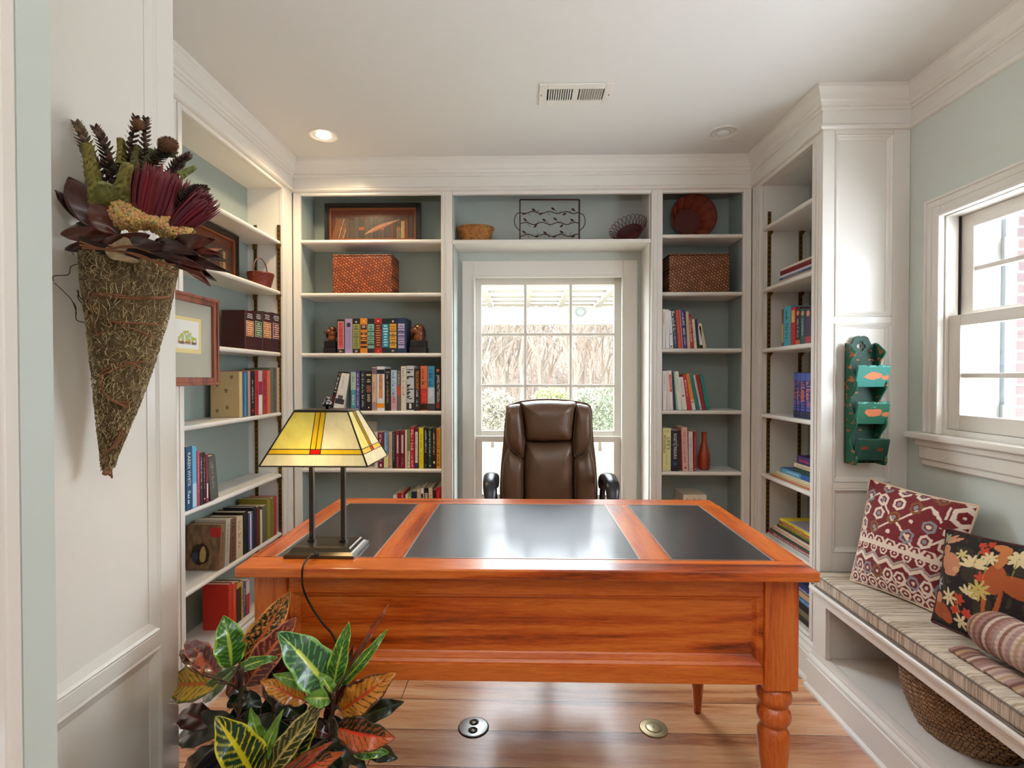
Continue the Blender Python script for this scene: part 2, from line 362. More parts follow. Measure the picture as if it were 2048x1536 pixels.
# side bookcases : openings
YL0, YL1 = 1.848, 2.625
YR0, YR1 = 2.175, 2.645
zL = [1.976, 1.717, 1.400, 1.091, .772, .468, .185]
zR = [2.033, 1.724, 1.418, 1.088, .782, .475, .185]
DL, DR = .185, .25
def side_case(label, x, sgn, y0, y1, ynear, dep, zs, stn):
    t = thing('built_in_bookcase', label, 'bookcase', (x+sgn*dep/2, (y0+y1)/2, 0))
    def add(n, mb, m=TRIM, bev=0): return inw(t, mb.build(n, m, None, bev))
    xi = x+sgn*dep
    # face frame
    f = MB().box(x, x+sgn*.02, ynear, y0, .0, HC-.003).box(x, x+sgn*.02, y1, YB-.001, 0, HC-.003).box(x, x+sgn*.02, y0, y1, 2.245, HC-.003).box(x, x+sgn*.02, y0, y1, 0, .165)
    ff = add('face_frame', f, TRIM, .003)
    bd = MB()
    for yy in ((y1+.02, y1+.028), (y1+.036, y1+.044), (y0-.03, y0-.022), (y0-.05, y0-.042)):
        if yy[0] > ynear: bd.box(x-sgn*.004, x, yy[0], yy[1], .17, 2.26)
    inw(ff, bd.build('fluting', TRIM, None, .0015))
    add('back_panel', MB().box(xi, xi+sgn*.012, y0, y1+.02, .1, HC-.003), BACK)
    add('end_panel', MB().box(x+sgn*.02, xi, y1, y1+.015, .1, HC-.003))
    add('end_panel', MB().box(x+sgn*.02, xi, y0-.015, y0, .1, HC-.003))
    add('top_panel', MB().box(x+sgn*.02, xi, y0, y1, 2.245, 2.26))
    for i, z in enumerate(zs):
        b = MB(); nosing(b, 'y', y0+.001, y1-.001, x+sgn*(.012 if i < len(zs)-1 else .0), z, TH, dep-(.013 if i < len(zs)-1 else .001), sgn)
        add('shelf', b)
    for xx in stn:
        k = MB().box(xx-.008, xx+.008, y1-.005, y1, .2, zs[0]+.08)
        s_ = MB(); z = .22
        while z < zs[0]+.07: s_.box(xx-.0035, xx+.0035, y1-.0056, y1-.0048, z, z+.009); z += .024
        kk = inw(t, k.build('shelf_standard', BRASS)); inw(kk, s_.build('slot_row', DARK))
        for zz in zs[:-1]:
            inw(t, MB().ext([(-.008, -TH), (.014, -TH), (.014, -TH-.006), (0, -TH-.026), (-.008, -TH-.026)], (xx, y1-.016, zz), (1, 0, 0), (0, 0, 1), (0, .010, 0)).build('shelf_clip', BRASS))
    return t
tL = side_case('white built-in bookcase with blue-green back along the left wall beside the hanging dried flowers', XL, -1, YL0, YL1, 1.372, DL, zL, (-1.262, -1.385))
tR = side_case('narrow white built-in bookcase on the right, beside the panelled end with the green letter rack', XR, 1, YR0, YR1, YE+.012, DR, zR, (1.25, 1.408))
# panelled end facing the camera on the right unit
b = MB().box(XR+.0205, XW-.001, YE+.012, YR0-.016, 0, HC-.003)
P = lambda px, py: aY(px, py, YE)
xa, xb = P(1669, 500).x, P(1785, 500).x
zz = [P(1700, 268).z, P(1700, 633).z, P(1700, 647).z, P(1700, 965).z, P(1700, 978).z, P(1700, 1106).z]
b.box(XR, xa, YE, YE+.012, 0, HC-.003).box(xb, XW-.001, YE, YE+.012, 0, HC-.003)
prev = HC-.003
for i in (0, 2, 4):
    b.box(xa, xb, YE, YE+.012, zz[i], prev); prev = zz[i+1]
b.box(xa, xb, YE, YE+.012, 0, prev)
e = b.build('panelled_end', TRIM, None, .002); inw(tR, e)
b = MB()
for i in (0, 2, 4):
    pr = [(0, .0), (.004, -.004), (.009, 0), (.013, .006), (.02, .010), (.02, .012)]
    cs = [(xa, zz[i+1], 1, 1), (xb, zz[i+1], -1, 1), (xb, zz[i], -1, -1), (xa, zz[i], 1, -1)]; n = len(pr); vs = []
    for (x, z, sx, sz) in cs:
        for d, h in pr: vs.append(V((x+d*sx, YE+h, z+d*sz)))
    b.add(vs, [(q*n+k, q*n+k+1, ((q+1) % 4)*n+k+1, ((q+1) % 4)*n+k) for q in range(4) for k in range(n-1)])
inw(e, b.build('panel_moulding', TRIM, None, 0, True))
# back run
X0, X1 = aY(601, 600, YB).x, aY(882, 600, YB).x
N0, N1 = aY(905, 600, YB).x, aY(1302, 600, YB).x
Q0, Q1 = aY(1325, 600, YB).x, aY(1486, 600, YB).x
zBL = [aY(740, p, YB).z for p in (478, 585, 706, 822, 938)]+[.47, .185]
zBR = [aY(1400, p, YB).z for p in (467, 583, 696.5, 821, 944)]+[.47, .185]
ZT = aY(740, 390, YB).z
zN = aY(1100, 478.5, YB).z; zN2 = aY(1100, 486, YB).z
def back_case(label, xa, xb, fa, fb, zs):
    t = thing('built_in_bookcase', label, 'bookcase', ((xa+xb)/2, YB+.1, 0))
    def add(n, mb, m=TRIM, bev=0): return inw(t, mb.build(n, m, None, bev))
    ff = add('face_frame', MB().box(fa, xa, YB, YB+.02, 0, HC-.003).box(xb, fb, YB, YB+.02, 0, HC-.003).box(xa, xb, YB, YB+.02, ZT, HC-.003).box(xa, xb, YB, YB+.02, 0, .165), TRIM, .003)
    bd = MB()
    for q in (fa+.006, xb+.010, xb+.022) if xa < 0 else (fa+.012, fa+.03, xb+.008):
        bd.box(q, q+.006, YB-.003, YB, .17, 2.26)
    inw(ff, bd.build('fluting', TRIM, None, .0015))
    add('back_panel', MB().box(xa-.012, xb+.012, YW-.014, YW-.002, .1, HC-.003), BACK)
    add('end_panel', MB().box(xa-.014, xa-.001, YB+.02, YW-.014, .1, HC-.003), BACK); add('end_panel', MB().box(xb+.001, xb+.014, YB+.02, YW-.014, .1, HC-.003), BACK)
    add('top_panel', MB().box(xa, xb, YB+.02, YW-.014, 2.40, 2.41), BACK)
    for i, z in enumerate(zs):
        b = MB(); nosing(b, 'x', xa+.001, xb-.001, YB+(.004 if i < len(zs)-1 else 0), z, TH, YW-.015-YB-.004, 1); add('shelf', b)
    return t
tA = back_case('white built-in bookcase on the back wall, left of the window', X0, X1, XL+.001, N0-.001, zBL)
tB = back_case('white built-in bookcase on the back wall, right of the window', Q0, Q1, N1+.001, XR-.001, zBR)
# bridge over the window
t = thing('display_niche', 'long low display niche with grey back bridging above the back window', 'shelf', ((N0+N1)/2, YB+.1, 1.9))
def add(n, mb, m=TRIM, bev=0): return inw(t, mb.build(n, m, None, bev))
add('face_frame', MB().box(N0, N1, YB, YB+.02, aY(1100, 388, YB).z, HC-.003), TRIM, .003)
add('shelf', MB().box(N0, N1, YB, YW-.002, zN2, zN), TRIM, .002)
add('end_panel', MB().box(N0, N0+.006, YB+.02, YW-.002, 0, zN2-.001).box(N0, N0+.006, YB+.02, YW-.014, zN+.0005, 2.40), mat('grey green niche paint', (176, 182, 176), .5))
add('end_panel', MB().box(N1-.006, N1, YB+.02, YW-.002, 0, zN2-.001).box(N1-.006, N1, YB+.02, YW-.014, zN+.0005, 2.40))
add('top_panel', MB().box(N0+.007, N1-.007, YB+.02, YW-.014, 2.40, 2.41), mat('grey green niche paint', (176, 182, 176), .5))
add('back_panel', MB().box(N0+.006, N1-.006, YW-.014, YW-.002, zN, HC-.003), mat('grey green niche paint', (176, 182, 176), .5))
# ------------------------------------------------------------ back window
def ring(mb, ax, p, a0, a1, z0, z1, w, d, wt=None, wb=None):
    """rectangular frame in plane ax='y' or 'x' at p..p+d"""
    wt = w if wt is None else wt; wb = w if wb is None else wb
    for (s0, s1, r0, r1) in ((a0, a0+w, z0, z1), (a1-w, a1, z0, z1), (a0+w, a1-w, z1-wt, z1), (a0+w, a1-w, z0, z0+wb)):
        if ax == 'y': mb.box(s0, s1, p, p+d, r0, r1)
        else: mb.box(p, p+d, s0, s1, r0, r1)
SASH = mat('white sash paint', (224, 217, 207), .35)
GL = glass()
cx0, cx1 = aY(924, 600, YW-.02).x, aY(1275, 600, YW-.02).x; cz1 = aY(1100, 521, YW-.02).z
wt = thing('window_1', None, None, ((WX0+WX1)/2, YW, WZ0)); wt['kind'] = 'structure'
def addw(n, mb, m=SASH, bev=0): return inw(wt, mb.build(n, m, None, bev))
b = MB(); b.box(cx0, WX0+.004, YW-.02, YW-.0005, .5, cz1).box(WX1-.004, cx1, YW-.02, YW-.0005, .5, cz1).box(WX0+.004, WX1-.004, YW-.02, YW-.0005, WZ1-.004, cz1)
b.box(WX0-.004, WX0+.010, YW-.026, YW-.0005, .5, WZ1+.004).box(WX1-.010, WX1+.004, YW-.026, YW-.0005, .5, WZ1+.004).box(WX0+.01, WX1-.01, YW-.026, YW-.0005, WZ1-.010, WZ1+.004)
addw('casing', b, TRIM, .003)
addw('sill', MB().box(cx0-.02, cx1+.02, YW-.05, YW+.02, .5, .525), TRIM, .004)
gy = YW+.05
gx0, gx1 = aY(963.5, 700, gy).x, aY(1228, 700, gy).x
gzt, gzm = aY(1100, 570, gy).z, aY(1100, 872, gy).z
b = MB(); ring(b, 'y', gy-.015, WX0+.001, WX1-.001, gzm-.002, WZ1-.001, gx0-WX0-.001, .03, WZ1-gzt, .034)
mx = [aY(1050.5, 700, gy).x, aY(1141, 700, gy).x]; mz = [aY(1100, 669, gy).z, aY(1100, 771.5, gy).z]
for q in mx: b.box(q-.008, q+.008, gy-.010, gy+.010, gzm, gzt)
xs = [gx0]+[v for q in mx for v in (q-.0081, q+.0081)]+[gx1]
for q in mz:
    for i in (0, 2, 4): b.box(xs[i], xs[i+1], gy-.010, gy+.010, q-.008, q+.008)
addw('upper_sash', b, SASH, .002)
ly = gy-.035; lx0 = aY(965, 900, ly).x; lx1 = aY(1230, 900, ly).x
b = MB(); ring(b, 'y', ly-.015, WX0+.001, WX1-.001, WZ0+.006, aY(1100, 872, ly).z, lx0-WX0-.001, .03, .034, .07)
addw('lower_sash', b, SASH, .002)
addw('glass_pane', MB().box(gx0, gx1, gy-.002, gy+.002, gzm+.033, gzt), GL)
addw('glass_pane', MB().box(lx0, lx1, ly-.002, ly+.002, WZ0+.076, aY(1100, 872, ly).z-.034), GL)
addw('sash_lock', MB().lathe([(.0, 0), (.018, 0), (.018, .006), (.008, .012), (0, .012)], (.13, ly-.002, aY(1100, 872, ly).z), 14), SASH)
# ------------------------------------------------------------ right window
wt = thing('window_2', None, None, (XW, 1.45, RZ0)); wt['kind'] = 'structure'
CY = 2.003
b = MB(); zc = 1.942
for (e0, e1, d) in ((0, .075, .016), (.004, .014, .022), (.03, .038, .020), (.062, .078, .024)):   # stepped casing profile
    b.box(XW-d, XW-.0005, CY-e1, CY-e0, RZ0, zc-e0); b.box(XW-d, XW-.0005, .87+e0, CY-e1, zc-e1, zc-e0)
addw('casing', b, TRIM, .003)
b = MB().box(XW-.055, XW+.02, .85, CY+.045, RZ0-.024, RZ0)
b.box(XW-.034, XW-.0005, .87, CY+.015, RZ0-.05, RZ0-.024)
b.box(XW-.024, XW-.0005, .87, CY+.008, RZ0-.10, RZ0-.05)
b.box(XW-.016, XW-.0005, .87, CY+.004, RZ0-.125, RZ0-.10)
addw('sill', b, TRIM, .005)
# jamb liner
addw('jamb', MB().box(XW, XW+.15, RY1-.012, RY1-.0005, RZ0, RZ1).box(XW, XW+.15, RY0, RY1-.012, RZ1-.012, RZ1-.0005).box(XW, XW+.16, RY0, RY1-.012, RZ0+.0005, RZ0+.02), TRIM)
addw('jamb_track', MB().box(XW+.045, XW+.052, RY1-.016, RY1-.012, RZ0+.02, RZ1-.012), DARK)
b = MB(); sy1 = RY1-.013
ring(b, 'x', XW+.055, RY0+.013, sy1, 1.475, RZ1-.013, .05, .03, .05, .035)
b.box(XW+.06, XW+.08, RY0+.063, sy1-.05, 1.65, 1.667)
for q in (1.225, 1.56): b.box(XW+.061, XW+.079, q, q+.016, 1.51, RZ1-.063)
addw('upper_sash', b, SASH, .002)
b = MB(); ring(b, 'x', XW+.012, RY0+.013, sy1, RZ0+.021, 1.495, .05, .03, .04, .055)
b.box(XW+.017, XW+.037, RY0+.063, sy1-.05, 1.268, 1.285)
for q in (1.225, 1.56): b.box(XW+.018, XW+.036, q, q+.016, RZ0+.076, 1.268).box(XW+.018, XW+.036, q, q+.016, 1.285, 1.455)
addw('lower_sash', b, SASH, .002)
addw('glass_pane', MB().box(XW+.068, XW+.072, RY0+.063, sy1-.05, 1.51, RZ1-.063), GL)
addw('glass_pane', MB().box(XW+.025, XW+.029, RY0+.063, sy1-.05, RZ0+.076, 1.455), GL)
# ------------------------------------------------------------ ceiling fittings
def can(px, py, lit, label):
    p = aZ(px, py, HC); t = thing('recessed_light', label, 'ceiling light', (p.x, p.y, HC))
    MB().lathe([(.068, -.004), (.07, -.001), (.07, 0), (.05, 0), (.048, -.003), (.068, -.004)], (0, 0, 0), 32).build('trim_ring', TRIM, t)
    MB().lathe([(.049, -.002), (.040, -.0018), (.034, -.001), (.034, -.0004)], (0, 0, 0), 28, nocap=True).build('baffle', mat('white baffle', (234, 230, 224), .4), t)
    MB().lathe([(0, -.012), (.014, -.011), (.026, -.007), (.032, -.001)], (0, 0, 0), 24).build('bulb', emit('lit bulb', (255, 236, 200), 9) if lit else mat('unlit frosted bulb', (228, 224, 218), .3), t)
    return p
pc = can(647, 271, True, 'lit round recessed ceiling light above the left bookcase')
can(1446, 265, False, 'unlit round recessed ceiling light near the right corner')
vp = [aZ(x, y, HC) for x, y in ((1079, 167), (1230, 164), (1216, 207), (1078, 208))]
vx0, vx1, vy0, vy1 = vp[0].x, (vp[1].x+vp[2].x)/2, (vp[2].y+vp[3].y)/2, (vp[0].y+vp[1].y)/2
vc = ((vx0+vx1)/2, (vy0+vy1)/2); t = thing('ceiling_vent', 'white rectangular louvred air vent set in the ceiling', 'vent', (vc[0], vc[1], HC))
hw, hd = (vx1-vx0)/2, (vy1-vy0)/2
b = MB(); iw, idp = hw*.78, hd*.55
b.box(-hw, -iw, -hd, hd, -.006, 0).box(iw, hw, -hd, hd, -.006, 0).box(-iw, iw, -hd, -idp, -.006, 0).box(-iw, iw, idp, hd, -.006, 0).box(-.012, .012, -idp, idp, -.006, 0)
b.build('vent_frame', TRIM, t, .002)
MB().box(-iw, iw, -idp, idp, -.0015, -.0005).build('backing', DARK, t)
for s_ in (-1, 1):
    for k in range(10):
        q = s_*(.018+k*(iw-.02)/10)
        MB().ext([(0, 0), (.0012, 0), (.0012+s_*.006, -.0055), (s_*.006, -.0055)], (q-s_*.001, -idp, -.0008), (1, 0, 0), (0, 0, 1), (0, 2*idp, 0)).build('louvre', TRIM, t)
MB().lathe([(0, -.009), (.003, -.008), (.004, -.006)], (-hw*.93, 0, 0), 8).lathe([(0, -.009), (.003, -.008), (.004, -.006)], (hw*.93, 0, 0), 8).build('screw', mat('steel', (150, 150, 150), .4, 1), t)
# ------------------------------------------------------------ floor fittings
STEEL = mat('brushed steel', (190, 192, 192), .3, 1); BR2 = mat('worn brass plate', (176, 160, 124), .4, .8)
p = aZ(947, 1455, 0); t = thing('floor_outlet', 'round steel floor outlet with two sockets under the desk', 'outlet', (p.x, p.y, 0))
MB().lathe([(.056, 0), (.056, .002), (.0535, .003), (.0535, .0032)], (0, 0, 0), 40).build('rim', DARK, t)
MB().lathe([(.053, .0), (.053, .004), (.050, .0048), (0, .005)], (0, 0, 0), 40).build('plate', STEEL, t)
for s_ in (-1, 1):
    q = MB().lathe([(.0175, .005), (.0175, .0056), (0, .0056)], (0, s_*.021, 0), 24).build('socket', mat('chrome lid', (110, 120, 125), .12, 1), t)
    MB().lathe([(.009, .0056), (.008, .008), (0, .0085)], (0, s_*.021-.004, 0), 14).build('socket_cap', STEEL, q)
p = aZ(1307, 1457, 0); t = thing('floor_outlet', 'round brass floor outlet with a closed screw cap under the desk', 'outlet', (p.x, p.y, 0))
MB().lathe([(.050, .0), (.050, .003), (.047, .004), (0, .004)], (0, 0, 0), 40).build('plate', BR2, t)
q = MB().lathe([(.027, .004), (.027, .0052), (.025, .006), (0, .006)], (0, 0, 0), 32).build('screw_cap', mat('pale brass', (186, 172, 140), .35, .8), t)
MB().box(-.001, .001, -.009, .009, .006, .0063).build('coin_slot', DARK, q)
MB().lathe([(.0285, .004), (.0285, .0043), (.0272, .0043)], (0, 0, 0), 32).build('seam', DARK, t)
# ============================================================ DESK
WA, WB_, WC = (104, 32, 6), (194, 82, 16), (224, 122, 44)
WX = wood('reddish rosewood grain along x', 0, WA, WB_, WC, r=.3, s=1.6, coat=.5)
WYm = wood('reddish rosewood grain along y', 1, WA, WB_, WC, r=.3, s=1.6, coat=.5)
WZm = wood('reddish rosewood grain along z', 2, WA, WB_, WC, r=.3, s=1.6, coat=.5)
DT = .789; dx0, dx1, dy0, dy1 = -.732, .733, 1.273, 2.026
def leather_mat():
    m = mat('black desk leather', (30, 31, 36), .36, bump=.2, bscale=420, spec=.9, coat=.7); return m
t = thing('desk', 'reddish-brown carved wooden writing desk with three black leather panels and turned legs', 'desk', ((dx0+dx1)/2, (dy0+dy1)/2, 0))
def add(n, mb, m=WX, bev=0, par=None): return inw(par or t, mb.build(n, m, None, bev))
ix0, ix1 = aZ(555, 1115, DT).x, aZ(1542, 1117, DT).x; ix0 = -.668; ix1 = .659
iy0 = aZ(900, 1116, DT).y; iy1 = aZ(900, 1007.5, DT).y
th = .026; zb = DT-th
bz = [(ix0, aZ(748, 1115, DT).x), (aZ(805, 1116, DT).x, aZ(1279, 1116, DT).x), (aZ(1340, 1116, DT).x, ix1)]
b = MB(); b.box(dx0, dx1, dy0, iy0, zb, DT).box(dx0, dx1, iy1, dy1, zb, DT)
top = add('tabletop', b, WX, .004)
for q0, q1 in ((dx0, ix0), (ix1, dx1), (bz[0][1], bz[1][0]), (bz[1][1], bz[2][0])): add('cross_board', MB().box(q0, q1, iy0, iy1, zb, DT-.0002), WYm, 0, top)
for a, c in bz:
    l = add('leather_inlay', MB().box(a+.003, c-.003, iy0+.003, iy1-.003, zb+.004, DT-.0006), leather_mat())
    b = MB(); z0, z1 = DT-.004, DT+.0006
    b.box(a, a+.003, iy0, iy1, z0, z1).box(c-.003, c, iy0, iy1, z0, z1).box(a+.003, c-.003, iy0, iy0+.003, z0, z1).box(a+.003, c-.003, iy1-.003, iy1, z0, z1)
    add('metal_edging', b, mat('pale silver edging', (190, 180, 172), .3, .8), 0, l)
lw = .086; fy = 1.313; lz = .466
lxs = [(-.7032, -.7032+lw), (.6172, .6172+lw)]
prof = [(.028, .0), (.016, .0), (.016, .012), (.020, .03), (.030, .17), (.040, .30), (.041, .34), (.034, .365), (.026, .372), (.035, .378), (.043, .392), (.044, .404), (.036, .418), (.030, .424), (.040, .432), (.044, .448), (.040, .466)]
prof = [(.0135, 0), (.0145, .01), (.018, .06), (.031, .22), (.0405, .318), (.040, .338), (.031, .354), (.0275, .358), (.034, .363), (.041, .374), (.043, .386), (.041, .396), (.033, .408), (.029, .412), (.036, .417), (.043, .428), (.044, .44), (.040, .452), (.033, .4655)]
for (a, c) in lxs:
    for ya in (fy, dy1-.04-lw):
        cxx, cyy = (a+c)/2, ya+lw/2
        l = add('leg', MB().lathe(prof, (cxx, cyy, 0), 28), WZm)
        add('leg_block', MB().box(a, c, ya, ya+lw, lz, zb-.0005), WZm, .004, l)
a, c = lxs[0][1]+.0005, lxs[1][0]-.0005
pz = lambda y: aY(900, y, fy).z
z_r, z_m, z_b, z_c = pz(1187), pz(1206), pz(1331), pz(1365)
fp = add('front_panel', MB().box(a, c, fy+.03, fy+.045, z_c+.01, zb-.001), WX)
add('top_rail', MB().box(a, c, fy+.008, fy+.0295, z_r, zb-.001), WX, .002)
add('bottom_rail', MB().box(a, c, fy+.006, fy+.0295, z_c, z_b), WX, .002)
e = .022
b = MB(); cs = [(a, z_b, 1, 1), (c, z_b, -1, 1), (c, z_r, -1, -1), (a, z_r, 1, -1)]
pr = [(0, .0295), (0, .010), (.004, .010), (.010, .016), (.013, .017), (.021, .027), (.024, .0298)]; n = len(pr); vs = []
for (x, z, sx, sz) in cs:
    for d, h in pr: vs.append(V((x+d*sx, fy+h, z+d*sz)))
b.add(vs, [(i*n+k, i*n+k+1, ((i+1) % 4)*n+k+1, ((i+1) % 4)*n+k) for i in range(4) for k in range(n-1)])
inw(fp, b.build('panel_moulding', WX, None, 0, True))
for s_, (q0, q1) in ((0, (lxs[0][0]+.012, lxs[0][0]+.03)), (1, (lxs[1][1]-.03, lxs[1][1]-.012))):
    add('side_panel', MB().box(q0, q1, fy+lw+.0005, dy1-.04-lw-.0005, z_c, zb-.001), WYm, .002)
bk = add('back_apron', MB().box(a, c, dy1-.075, dy1-.055, .62, zb-.001), WX, .002)
for k in range(3):
    q0 = a+.02+k*(c-a-.02)/3; dr = add('drawer', MB().box(q0, q0+(c-a)/3-.03, dy1-.0545, dy1-.045, .64, zb-.02), WX, .003)
    add('knob', MB().ball((q0+(c-a)/6, dy1-.03, .70), .013), BRASS, 0, dr)
# ============================================================ LAMP
LX, LY = -.543, 1.404
BRZ = mat('dark bronze metal', (70, 64, 60), .3, .85)
t = thing('table_lamp', 'two-post table lamp with yellow stained-glass shade at the left of the desk', 'lamp', (LX, LY, DT))
lz0 = .0008
b = MB()
pr = [(.094, 0), (.094, .008), (.088, .011), (.083, .014), (.079, .021), (.076, .024), (.070, .025)]
k_ = .0625/.094; vs = []
for r, h in pr:
    d = .094-r
    for sx, sy in ((-1, -1), (1, -1), (1, 1), (-1, 1)): vs.append(V((sx*(.094-d), sy*(.066-d), h+lz0)))
n = 4; fs = [(i*4+k, i*4+(k+1) % 4, (i+1)*4+(k+1) % 4, (i+1)*4+k) for i in range(len(pr)-1) for k in range(4)]+[(3, 2, 1, 0), tuple(range(len(vs)-4, len(vs)))]
b.add(vs, fs); base_ = b.build('base', mat('bronze lamp base', (88, 78, 66), .28, .8), t)
MB().lathe([(.007, -.068), (.007, -.062), (.004, -.058)], (-.006, 0, .012), 14, 'y').build('grommet', mat('black plastic', (18, 18, 20), .4), base_)
for px_ in (-.044, .044):
    p = MB().box(px_-.006, px_+.006, -.006, .006, .0258, .385).build('post', BRZ, t, .001)
    MB().box(px_-.009, px_+.009, -.009, .009, .0258, .033).build('post_foot', BRZ, p, .001)
MB().box(-.05, .05, -.005, .005, .340, .352).build('crossbar', BRZ, t)
MB().lathe([(.0, .36), (.018, .355), (.018, .31), (.012, .30), (0, .30)], (0, 0, 0), 16).build('lamp_socket', BRZ, t)
MB().ball((0, 0, .285), .024, 14, (1, 1, 1.15)).build('bulb', emit('warm bulb', (255, 225, 160), 3), t)
# shade
zb_, zt_ = 1.04-DT, 1.178-DT
bw, bd_, tw, td = .141, .097, .073, .045
def shade_pt(side, u, v, off=0):
    """u 0..1 across, v 0 bottom..1 top"""
    w = bw+(tw-bw)*v; d = bd_+(td-bd_)*v; z = zb_+(zt_-zb_)*v; q = 2*u-1
    if side == 'f': return V((q*w, -d-off, z))
    if side == 'b': return V((-q*w, d+off, z))
    if side == 'r': return V((w+off, q*d, z))
    return V((-w-off, -q*d, z))
def opal(name, c, var=.25):
    m = bpy.data.materials.new(name); m.use_nodes = True; nt = m.node_tree; L = nt.links; b = nt.nodes['Principled BSDF']
    tc = nd(m, 'ShaderNodeTexCoord'); mp = nd(m, 'ShaderNodeMapping'); mp.inputs['Scale'].default_value = (9, 9, 5); L.new(tc.outputs['Object'], mp.inputs[0])
    n = nd(m, 'ShaderNodeTexNoise'); n.inputs['Scale'].default_value = 2.2; n.inputs['Distortion'].default_value = 1.5; n.inputs['Detail'].default_value = 4; L.new(mp.outputs[0], n.inputs['Vector'])
    mx = nd(m, 'ShaderNodeMix', data_type='RGBA'); cc = lin(c); mx.inputs[6].default_value = (*[v*(1-var) for v in cc], 1); mx.inputs[7].default_value = (*[min(1, v*(1+var)) for v in cc], 1)
    L.new(n.outputs['Fac'], mx.inputs[0]); L.new(mx.outputs[2], b.inputs['Base Color']); b.inputs['Roughness'].default_value = .18
    tr = nd(m, 'ShaderNodeBsdfTranslucent'); L.new(mx.outputs[2], tr.inputs['Color'])
    ms = nd(m, 'ShaderNodeMixShader'); ms.inputs[0].default_value = .5; L.new(b.outputs[0], ms.inputs[1]); L.new(tr.outputs[0], ms.inputs[2])
    L.new(ms.outputs[0], nt.nodes['Material Output'].inputs[0]); return m
OP = [opal('cream opal glass', (246, 232, 196)), opal('honey amber glass', (250, 198, 44)), opal('red glass', (214, 28, 22)), opal('yellow opal glass', (246, 226, 120)), mat('lead came', (44, 34, 26), .4, .5)]
sh = None
for side in 'frbl':
    b = MB(); us = [0, .445, .5, .555, 1] if side in 'fb' else [0, .44, .5, .56, 1]; vs_ = [0, .215, .305, 1]
    for i in range(4):
        for j in range(3):
            u0, u1, v0, v1 = us[i], us[i+1], vs_[j], vs_[j+1]
            # centre strips run straight: keep them parallel by narrowing towards the bottom
            def uu(u, v):
                if u in (0, 1): return u
                w = (bw+(tw-bw)*v) if side in 'fb' else (bd_+(td-bd_)*v)
                return .5+(u-.5)*.66*(.25 if False else bw if side in 'fb' else bd_)/w*1.35
            m = 0
            if j == 1: m = 1
            if i in (1, 2): m = 1 if j == 2 else (2 if j == 1 else 0)
            if j == 2 and i == 0: m = 3
            if j == 2 and i == 3: m = 0
            b.cm = m
            q = [shade_pt(side, uu(u0, v0), v0), shade_pt(side, uu(u1, v0), v0), shade_pt(side, uu(u1, v1), v1), shade_pt(side, uu(u0, v1), v1)]
            b.add(q, [(0, 1, 2, 3)])
    b.cm = 4; r = .0011
    for v in (vs_[1], vs_[2]): b.tube([shade_pt(side, .0, v, .0005), shade_pt(side, 1, v, .0005)], r, 6)
    for ui in us[1:4]:
        v0 = vs_[1] if ui != .5 else vs_[2]
        b.tube([shade_pt(side, uu(ui, v0), v0, .0005), shade_pt(side, uu(ui, 1), 1, .0005)], r, 6)
    o = b.build('shade_panel', OP, t) if sh else b.build('lamp_shade', OP, t)
    if sh: o.parent = sh
    else: sh = o
b = MB()
for (sx, sy) in ((-1, -1), (1, -1), (1, 1), (-1, 1)): b.tube([(sx*bw, sy*bd_, zb_), (sx*tw, sy*td, zt_)], .0022, 6)
for (w, d, z) in ((bw, bd_, zb_), (tw, td, zt_)):
    q = [V((-w, -d, z)), V((w, -d, z)), V((w, d, z)), V((-w, d, z))]
    for i in range(4): b.tube([q[i], q[(i+1) % 4]], .0018, 6)
b.build('lead_frame', OP[4], sh)
MB().box(-tw, tw, -td, td, zt_, zt_+.005).build('shade_cap', BRZ, sh, .001)
MB().lathe([(.004, 0), (.004, .008), (.012, .01), (.014, .016), (.009, .022), (.006, .026), (.009, .03), (.006, .036), (0, .037)], (0, 0, zt_+.004), 16).build('finial', mat('polished pewter', (120, 118, 116), .15, 1), t)
lp = bpy.data.lights.new('lamp glow', 'POINT'); lp.energy = .6; lp.color = (1, .8, .45); lp.shadow_soft_size = .03
lo = bpy.data.objects.new('lamp glow', lp); C.objects.link(lo); lo.location = (LX, LY, DT+.24)
# cable falls from the base over the front edge
pts = [(LX-.006, LY-.067, DT+.012), (LX-.010, LY-.085, DT+.016), aY(622, 1110, 1.30), aY(607, 1130, 1.268), aY(604, 1158, 1.262), aY(609, 1185, 1.268), aY(624, 1215, 1.278), aY(645, 1246, 1.28), aY(668, 1275, 1.28), aY(684, 1330, 1.28), aY(690, 1420, 1.29), V((-.50, 1.30, .004)), V((-.56, 1.36, .004))]
def smooth(pts, n=6):
    pts = [V(p) for p in pts]; out = []
    for i in range(len(pts)-1):
        p0, p1, p2, p3 = pts[max(i-1, 0)], pts[i], pts[i+1], pts[min(i+2, len(pts)-1)]
        for k in range(n):
            s = k/n; out.append(.5*((2*p1)+(p2-p0)*s+(2*p0-5*p1+4*p2-p3)*s*s+(3*p1-p0-3*p2+p3)*s**3))
    return out+[pts[-1]]
inw(t, MB().tube(smooth(pts), .0026, 8).build('cord', mat('black cable', (14, 14, 18), .35)))
